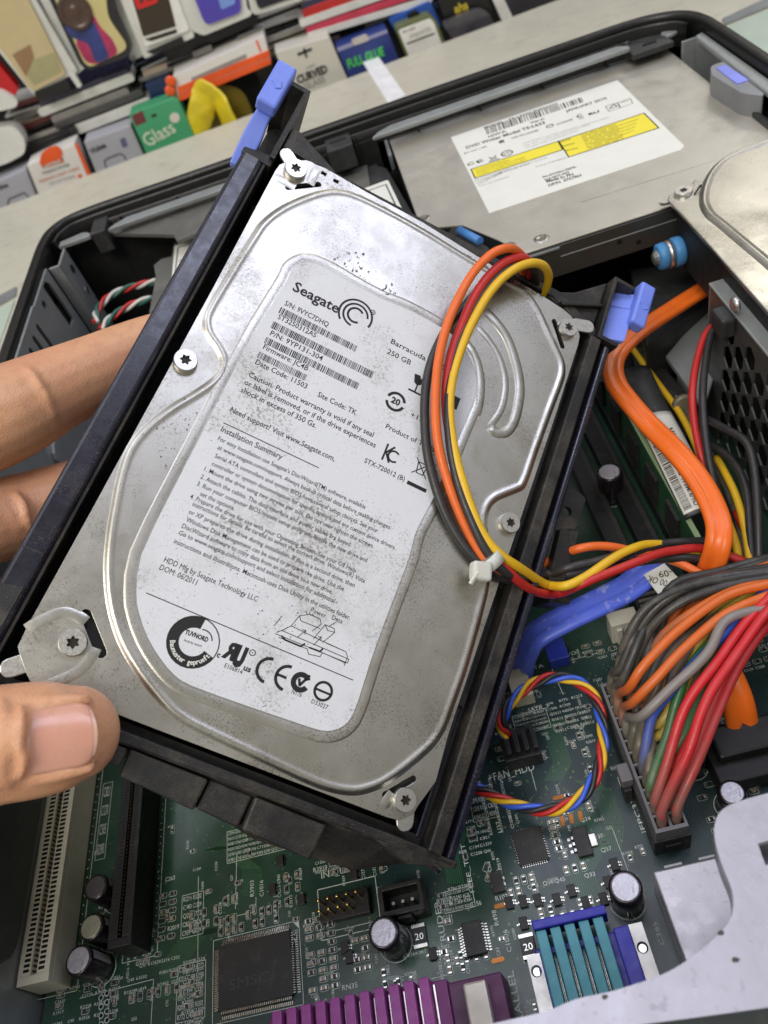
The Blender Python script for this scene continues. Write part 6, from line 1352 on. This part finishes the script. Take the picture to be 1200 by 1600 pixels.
# cable hook on the right rail
make('hook_plate', G().prism([rpoly([(107, 84), (115.4, 88.5), (116.0, 98.5), (108.6, 100.5), (107, 100)], 1.0), circle(PH((885, 800), -8), 1.35, 14)], -9, -7.4, HM), M_BLACK, ca, bevel=.2)
a = [PH(p, -7) for p in ((868, 828), (904, 828), (878, 930), (850, 930))]
make('hook_arm', hpr([PH(p, -5.0) for p in ((876, 826), (906, 830), (880, 916), (856, 912))], -8.0, -5.0), M_BLACK, ca, bevel=.4)
make('hook_foot', hpr([PH(p, -14.0) for p in ((850, 905), (884, 912), (876, 948), (845, 944))], -20, -9.0), M_BLACK, ca, bevel=.5)

# ------------------------------------------------------------------ power harness looping over the drive
hw = thing('drive_power_cable', 'loop of orange, red, black and yellow power wires tied across the hard drive', 'cable bundle', PHW((765, 884), 0))
RW = 1.22
wire(hw, 'wire', [(790, 470, H, -14), (812, 440, H, -8), (818, 408, H, 4), (806, 392, H, 10), (790, 389, H, 12), (765, 400, H, 12), (735, 435, H, 11), (706, 488, H, 10), (688, 550, H, 8.5), (680, 620, H, 7), (684, 690, H, 5.5), (706, 770, H, 4), (735, 838, H, 3.2), (762, 880, H, 3), (792, 900, H, 1), (815, 897, H, -3), (840, 886, H, -7), (872, 868, H, -10), (905, 857, Z, 40), (940, 854, Z, 38), (985, 860, Z, 34), (1060, 880, Z, 28), (1150, 930, Z, 24)], RW, W_OR)
wire(hw, 'wire', [(800, 470, H, -14), (822, 445, H, -8), (832, 420, H, 2), (823, 404, H, 8), (806, 403, H, 10), (780, 416, H, 10), (748, 450, H, 9.2), (722, 500, H, 8), (704, 560, H, 6.6), (698, 630, H, 5.4), (706, 700, H, 5.2), (727, 775, H, 4.8), (752, 835, H, 4.6), (776, 872, H, 4.2), (800, 898, H, 3), (822, 916, H, 0), (845, 926, H, -4), (872, 926, H, -7), (905, 914, Z, 41), (950, 896, Z, 40), (1000, 876, Z, 37), (1045, 861, Z, 33), (1100, 857, Z, 28), (1170, 880, Z, 24)], RW, W_RD)
wire(hw, 'wire', [(810, 480, H, -14), (835, 455, H, -8), (838, 428, H, 2), (826, 412, H, 7.5), (805, 414, H, 9), (778, 432, H, 9), (748, 468, H, 8.4), (722, 520, H, 7.6), (706, 580, H, 6.8), (700, 640, H, 6.4), (705, 700, H, 6), (722, 770, H, 5.4), (745, 830, H, 5.2), (768, 870, H, 4.6), (795, 896, H, 3), (825, 902, H, -1), (855, 896, H, -6), (890, 886, Z, 42), (930, 876, Z, 40), (980, 862, Z, 36), (1040, 850, Z, 30), (1110, 846, Z, 26)], RW, W_BK)
wire(hw, 'wire', [(800, 485, H, -14), (808, 450, H, -6), (790, 428, H, 3), (765, 436, H, 6), (735, 468, H, 6), (702, 505, H, 5.6), (680, 550, H, 5), (666, 600, H, 4.4), (663, 655, H, 3.6), (670, 720, H, 2.8), (692, 790, H, 2.4), (722, 848, H, 2.2), (752, 882, H, 2), (785, 902, H, 1), (812, 908, H, -3), (845, 905, H, -8), (885, 900, Z, 36), (940, 888, Z, 35), (1000, 878, Z, 33), (1080, 872, Z, 28), (1160, 890, Z, 22)], RW, W_BK)
wire(hw, 'wire', [(820, 490, H, -14), (845, 470, H, -8), (857, 440, H, 1), (850, 419, H, 7), (833, 412, H, 9.5), (806, 421, H, 10.5), (776, 446, H, 10.2), (747, 487, H, 9.2), (722, 540, H, 8), (706, 598, H, 7), (704, 655, H, 6.6), (716, 730, H, 6), (740, 800, H, 5.6), (762, 845, H, 5.4), (785, 870, H, 5), (810, 887, H, 3), (835, 903, H, -1), (858, 914, H, -5), (884, 914, Z, 43), (915, 900, Z, 42), (950, 878, Z, 40), (985, 859, Z, 37), (1015, 851, Z, 33), (1060, 858, Z, 27), (1110, 880, Z, 24)], RW, W_YE)
c = PHW((762, 880), 3.4); d = (PHW((785, 900), 3)-PHW((740, 840), 4)).normalized()
T = Matrix.Translation(c) @ d.to_track_quat('Z', 'Y').to_matrix().to_4x4()
make('cable_tie', G().lathe([(3.5, -1.5), (4.15, -1.5), (4.2, 0), (4.15, 1.5), (3.5, 1.5), (3.5, -1.5)], 24, T), M_TIE, hw)
c = PHW((752, 893), 6.5); T = Matrix.Translation(c) @ HR @ Matrix.Rotation(.3, 4, 'Z')
tl = [PHW((752, 893), 7), PHW((742, 903), 7.5), PHW((736, 913), 7)]; make('tie_tail', G().tube(smooth_path(tl, 4), 1.1, 8, sx=.5), M_TIE, hw)
make('tie_head', G().box((-2.6, -2.4, -2.0), (2.4, 2.4, 1.6), T), M_TIE, hw, bevel=.9, seg=3)
# ------------------------------------------------------------------ the hand holding the drive
def limb(g, pts, rad, sq=1.0, n=18, up=None):
    """closed tapering tube with rounded ends; pts are world mm"""
    sp = smooth_path([Vector((*p, r)) .to_3d() if False else Vector(p) for p in pts], 5)
    rr = smooth_path([Vector((r, 0, 0)) for r in rad], 5); m = len(sp); vs = []; fs = []; u = (up or HN)
    rows = []
    def ringat(c, t, r):
        uu = (u-t*u.dot(t)).normalized(); s = t.cross(uu)
        return [c+s*(math.cos(2*math.pi*k/n)*r)+uu*(math.sin(2*math.pi*k/n)*r*sq) for k in range(n)]
    t0 = (sp[1]-sp[0]).normalized(); t1 = (sp[-1]-sp[-2]).normalized()
    for a in (80, 55, 30): rows.append(ringat(sp[0]-t0*rr[0].x*math.sin(math.radians(a)), t0, rr[0].x*math.cos(math.radians(a))))
    for i in range(m): rows.append(ringat(sp[i], (sp[min(i+1, m-1)]-sp[max(i-1, 0)]).normalized(), rr[i].x))
    for a in (25, 45, 62, 76, 86): rows.append(ringat(sp[-1]+t1*rr[-1].x*math.sin(math.radians(a))*.9, t1, rr[-1].x*math.cos(math.radians(a))))
    for r in rows: vs += r
    for i in range(len(rows)-1):
        for k in range(n): fs.append((i*n+k, i*n+(k+1) % n, (i+1)*n+(k+1) % n, (i+1)*n+k))
    fs.append(list(range(n))[::-1]); fs.append([(len(rows)-1)*n+k for k in range(n)])
    g.add(vs, fs, True)
def skin_fx(m, N, L, b, tc, noise, mix, ramp, col):
    c2 = mix(ramp(noise(45, 4, .6).outputs[0], .45, .68, 0, .45), col, lin((206, 136, 112)))
    c3 = mix(ramp(noise(420, 3, .6).outputs[0], .5, .7, 0, .18), c2, lin((150, 92, 66))); L.new(c3, b.inputs['Base Color'])
    v = N.new('ShaderNodeTexVoronoi'); v.inputs['Scale'].default_value = 2200; L.new(tc.outputs['Object'], v.inputs['Vector'])
    mp = N.new('ShaderNodeMapping'); mp.inputs['Rotation'].default_value = (0, 0, .5); mp.inputs['Scale'].default_value = (1, .22, 1); L.new(tc.outputs['Object'], mp.inputs[0])
    n2 = N.new('ShaderNodeTexNoise'); n2.inputs['Scale'].default_value = 500; n2.inputs['Detail'].default_value = 4; L.new(mp.outputs[0], n2.inputs['Vector'])
    a = N.new('ShaderNodeMath'); a.operation = 'ADD'; L.new(v.outputs['Distance'], a.inputs[0]); L.new(n2.outputs[0], a.inputs[1])
    bp = N.new('ShaderNodeBump'); bp.inputs['Strength'].default_value = .22; bp.inputs['Distance'].default_value = .0003; L.new(a.outputs[0], bp.inputs['Height']); L.new(bp.outputs[0], b.inputs['Normal'])
M_SKIN = mat('skin', (214, 162, 124), .42, 0, var=.06, vscale=60, sss=.22, extra=skin_fx)
M_NAIL = mat('nail', (214, 156, 134), .28, 0, var=.06, vscale=90, sss=.3, coat=.25)
g = G()
# thumb over the lower left corner
tc_ = PHW((92, 1152), 8.8); NT = (CAM-tc_).normalized()*.75+HN*.25
th = [(PHW((-190, 1200), 6), 15), (PHW((-90, 1180), 9), 13.2), (PHW((-10, 1164), 9.5), 11.2), (PHW((50, 1156), 9.0), 11.0), (PHW((92, 1150), 8.8), 10.5), (PHW((117, 1145), 8.4), 9.4)]
limb(g, [p for p, r in th], [r for p, r in th], .82, up=NT)
tax = (PHW((140, 1146), 8.8)-PHW((40, 1162), 8.8)).normalized(); NT = (NT-tax*NT.dot(tax)).normalized(); TSD = NT.cross(tax).normalized()
NC = tc_+NT*8.55; NAX = (tax-NT*.07).normalized(); NUP = (NT+tax*.07).normalized()
for sgn in (-1, 1):
    limb(g, [NC+tax*u+TSD*sgn*(6.6-.05*abs(u))+NT*(-2.2-.012*u*u) for u in (-8, -3, 2, 6)], [1.3, 1.5, 1.4, 1.0], up=NT, n=10)
limb(g, [NC-tax*(8.4-.035*v*v)+TSD*v+NT*(-.1-.05*v*v) for v in (-6, -3, 0, 3, 6)], [1.2, 1.4, 1.4, 1.4, 1.2], up=NT, n=10)
ix = [(PHW((-330, 720), -18), 15), (PHW((-190, 700), -20), 13), (PHW((-60, 672), -22), 12.4), (PHW((10, 646), -23), 12.0), (PHW((80, 612), -27), 10.8), (PHW((150, 580), -31), 9.8), (PHW((230, 546), -35), 9.2), (PHW((310, 520), -36), 8.6)]
limb(g, [p for p, r in ix], [r for p, r in ix], .95)
md = [(PHW((-330, 880), -20), 15), (PHW((-160, 850), -26), 12.6), (PHW((-50, 825), -31), 11.0), (PHW((30, 803), -36), 10.4), (PHW((110, 775), -38), 9.4), (PHW((180, 750), -38), 8.8)]
limb(g, [p for p, r in md], [r for p, r in md], .95)
ri = [(PHW((-340, 1020), -20), 14), (PHW((-220, 990), -30), 11.5), (PHW((-110, 965), -38), 10), (PHW((-30, 945), -42), 9)]
limb(g, [p for p, r in ri], [r for p, r in ri], .95)
pk = [(PHW((-360, 1130), -20), 13), (PHW((-270, 1120), -30), 10.5), (PHW((-190, 1100), -38), 9), (PHW((-130, 1085), -42), 8)]
limb(g, [p for p, r in pk], [r for p, r in pk], .95)
# skin folds over the knuckles
def folds(cpx, h, axis_px, rad, n, gap, wd, seed):
    a = PHW(axis_px[0], h); b = PHW(axis_px[1], h); ax_ = (b-a).normalized(); c_ = PHW(cpx, h); vw = (CAM-c_).normalized(); up_ = (vw-ax_*vw.dot(ax_)).normalized(); sd_ = ax_.cross(up_); rr_ = random.Random(seed)
    for k in range(n):
        o_ = (k-(n-1)/2)*gap+rr_.uniform(-.4, .4); w0 = wd*rr_.uniform(.6, 1)
        limb(g, [c_+ax_*(o_+rr_.uniform(-.5, .5)+.5*math.cos(t*2))+sd_*(math.sin(t)*rad)+up_*(math.cos(t)*rad) for t in (-w0, -w0/2, 0, w0/2, w0)], [.5, .95, 1.1, .95, .5], n=8, up=up_)
folds((40, 632), -25, ((0, 648), (90, 608)), 10.75, 3, 3.6, .8, 2)
folds((-2, 1165), 9.4, ((-40, 1170), (40, 1158)), 10.6, 5, 2.4, .95, 5)
folds((20, 808), -35, ((-30, 822), (60, 790)), 9.8, 3, 3.2, .8, 7)
# palm and wrist, out of frame
for a in ((PHW((-330, 720), -18), PHW((-480, 900), -8)), (PHW((-330, 880), -20), PHW((-500, 960), -8)), (PHW((-340, 1020), -20), PHW((-500, 1020), -8)), (PHW((-360, 1130), -20), PHW((-500, 1080), -8)), (PHW((-190, 1200), 6), PHW((-430, 1100), -2)), (PHW((-330, 720), -18), PHW((-360, 1130), -20)), (PHW((-480, 900), -8), PHW((-700, 1060), 0))):
    limb(g, [a[0], a[0].lerp(a[1], .5), a[1]], [15, 16, 17])
hand = make('person_hand', g, M_SKIN, rot=HR)
tag(hand, 'bare hand gripping the lower left corner of the held drive, thumb nail in front', 'hand')
rm = hand.modifiers.new('skin', 'REMESH'); rm.mode = 'VOXEL'; rm.voxel_size = .00075; rm.use_smooth_shade = True
sm = hand.modifiers.new('soft', 'SMOOTH'); sm.factor = .5; sm.iterations = 7
# thumb nail: a curved plate bedded into the back of the tip
def nail_patch(c0, ax, upn, side, wd, ln, drop, parent, v0, v1, name, m, lift, bow):
    vs = []; nu, nv = 12, 5
    for i in range(nu+1):
        for j in range(nv+1):
            u = (i/nu*2-1)*.86; a0 = v0 if bow < 0 else v0+bow*u*u; a1 = v1+(bow*u*u if bow < 0 else 0); v = a0+(a1-a0)*j/nv
            e = 1-.20*max(0, abs(v)-.55)**2/.2025
            vs.append(c0+ax*(v*ln/2*(1-.13*u*u))+side*(u*wd*e)+upn*(.35-drop*u*u-.7*(v*.5+.12)**2*(1 if v > 0 else .6)+lift))
    make(name, G().add(vs, [(i*(nv+1)+j, (i+1)*(nv+1)+j, (i+1)*(nv+1)+j+1, i*(nv+1)+j+1) for i in range(nu) for j in range(nv)], True), m, parent)
def nail(c0, ax, upn, side, wd, ln, drop, parent):
    nu, nv = 16, 14; vs = []; fs = []
    for k in (0, 1):
        for i in range(nu+1):
            for j in range(nv+1):
                u = i/nu*2-1; v = j/nv*2-1
                e = 1-.20*max(0, abs(v)-.55)**2/.2025
                x = u*wd*e; y = v*ln/2*(1-.13*u*u)
                vs.append(c0+ax*y+side*x+upn*(.35-drop*u*u-.7*(v*.5+.12)**2*(1 if v > 0 else .6)-k*.9))
    M_ = (nu+1)*(nv+1)
    for i in range(nu):
        for j in range(nv):
            a = i*(nv+1)+j; fs.append((a, a+nv+1, a+nv+2, a+1)); fs.append((a+M_, a+1+M_, a+nv+2+M_, a+nv+1+M_))
    bnd = [(i, 0) for i in range(nu)]+[(nu, j) for j in range(nv)]+[(i, nv) for i in range(nu, 0, -1)]+[(0, j) for j in range(nv, 0, -1)]
    for q in range(len(bnd)):
        a = bnd[q][0]*(nv+1)+bnd[q][1]; b = bnd[(q+1) % len(bnd)]; b = b[0]*(nv+1)+b[1]; fs.append((a+M_, b+M_, b, a))
    return make('thumb_nail', G().add(vs, fs, True), M_NAIL, parent)
nl = nail(NC+NT*.25+tax*.2, NAX, NUP, TSD, 5.9, 14.4, 1.6, hand)
M_LUN = mat('nail_pale', (220, 170, 150), .3, 0, var=.04, vscale=200, sss=.3, coat=.2)
nail_patch(NC+NT*.25+tax*.2, NAX, NUP, TSD, 5.9, 14.4, 1.6, nl, -.98, -.58, 'lunula', M_LUN, .04, -.3)
nail_patch(NC+NT*.25+tax*.2, NAX, NUP, TSD, 5.9, 14.4, 1.6, nl, .90, 1.0, 'free_edge', M_LUN, .04, .02)
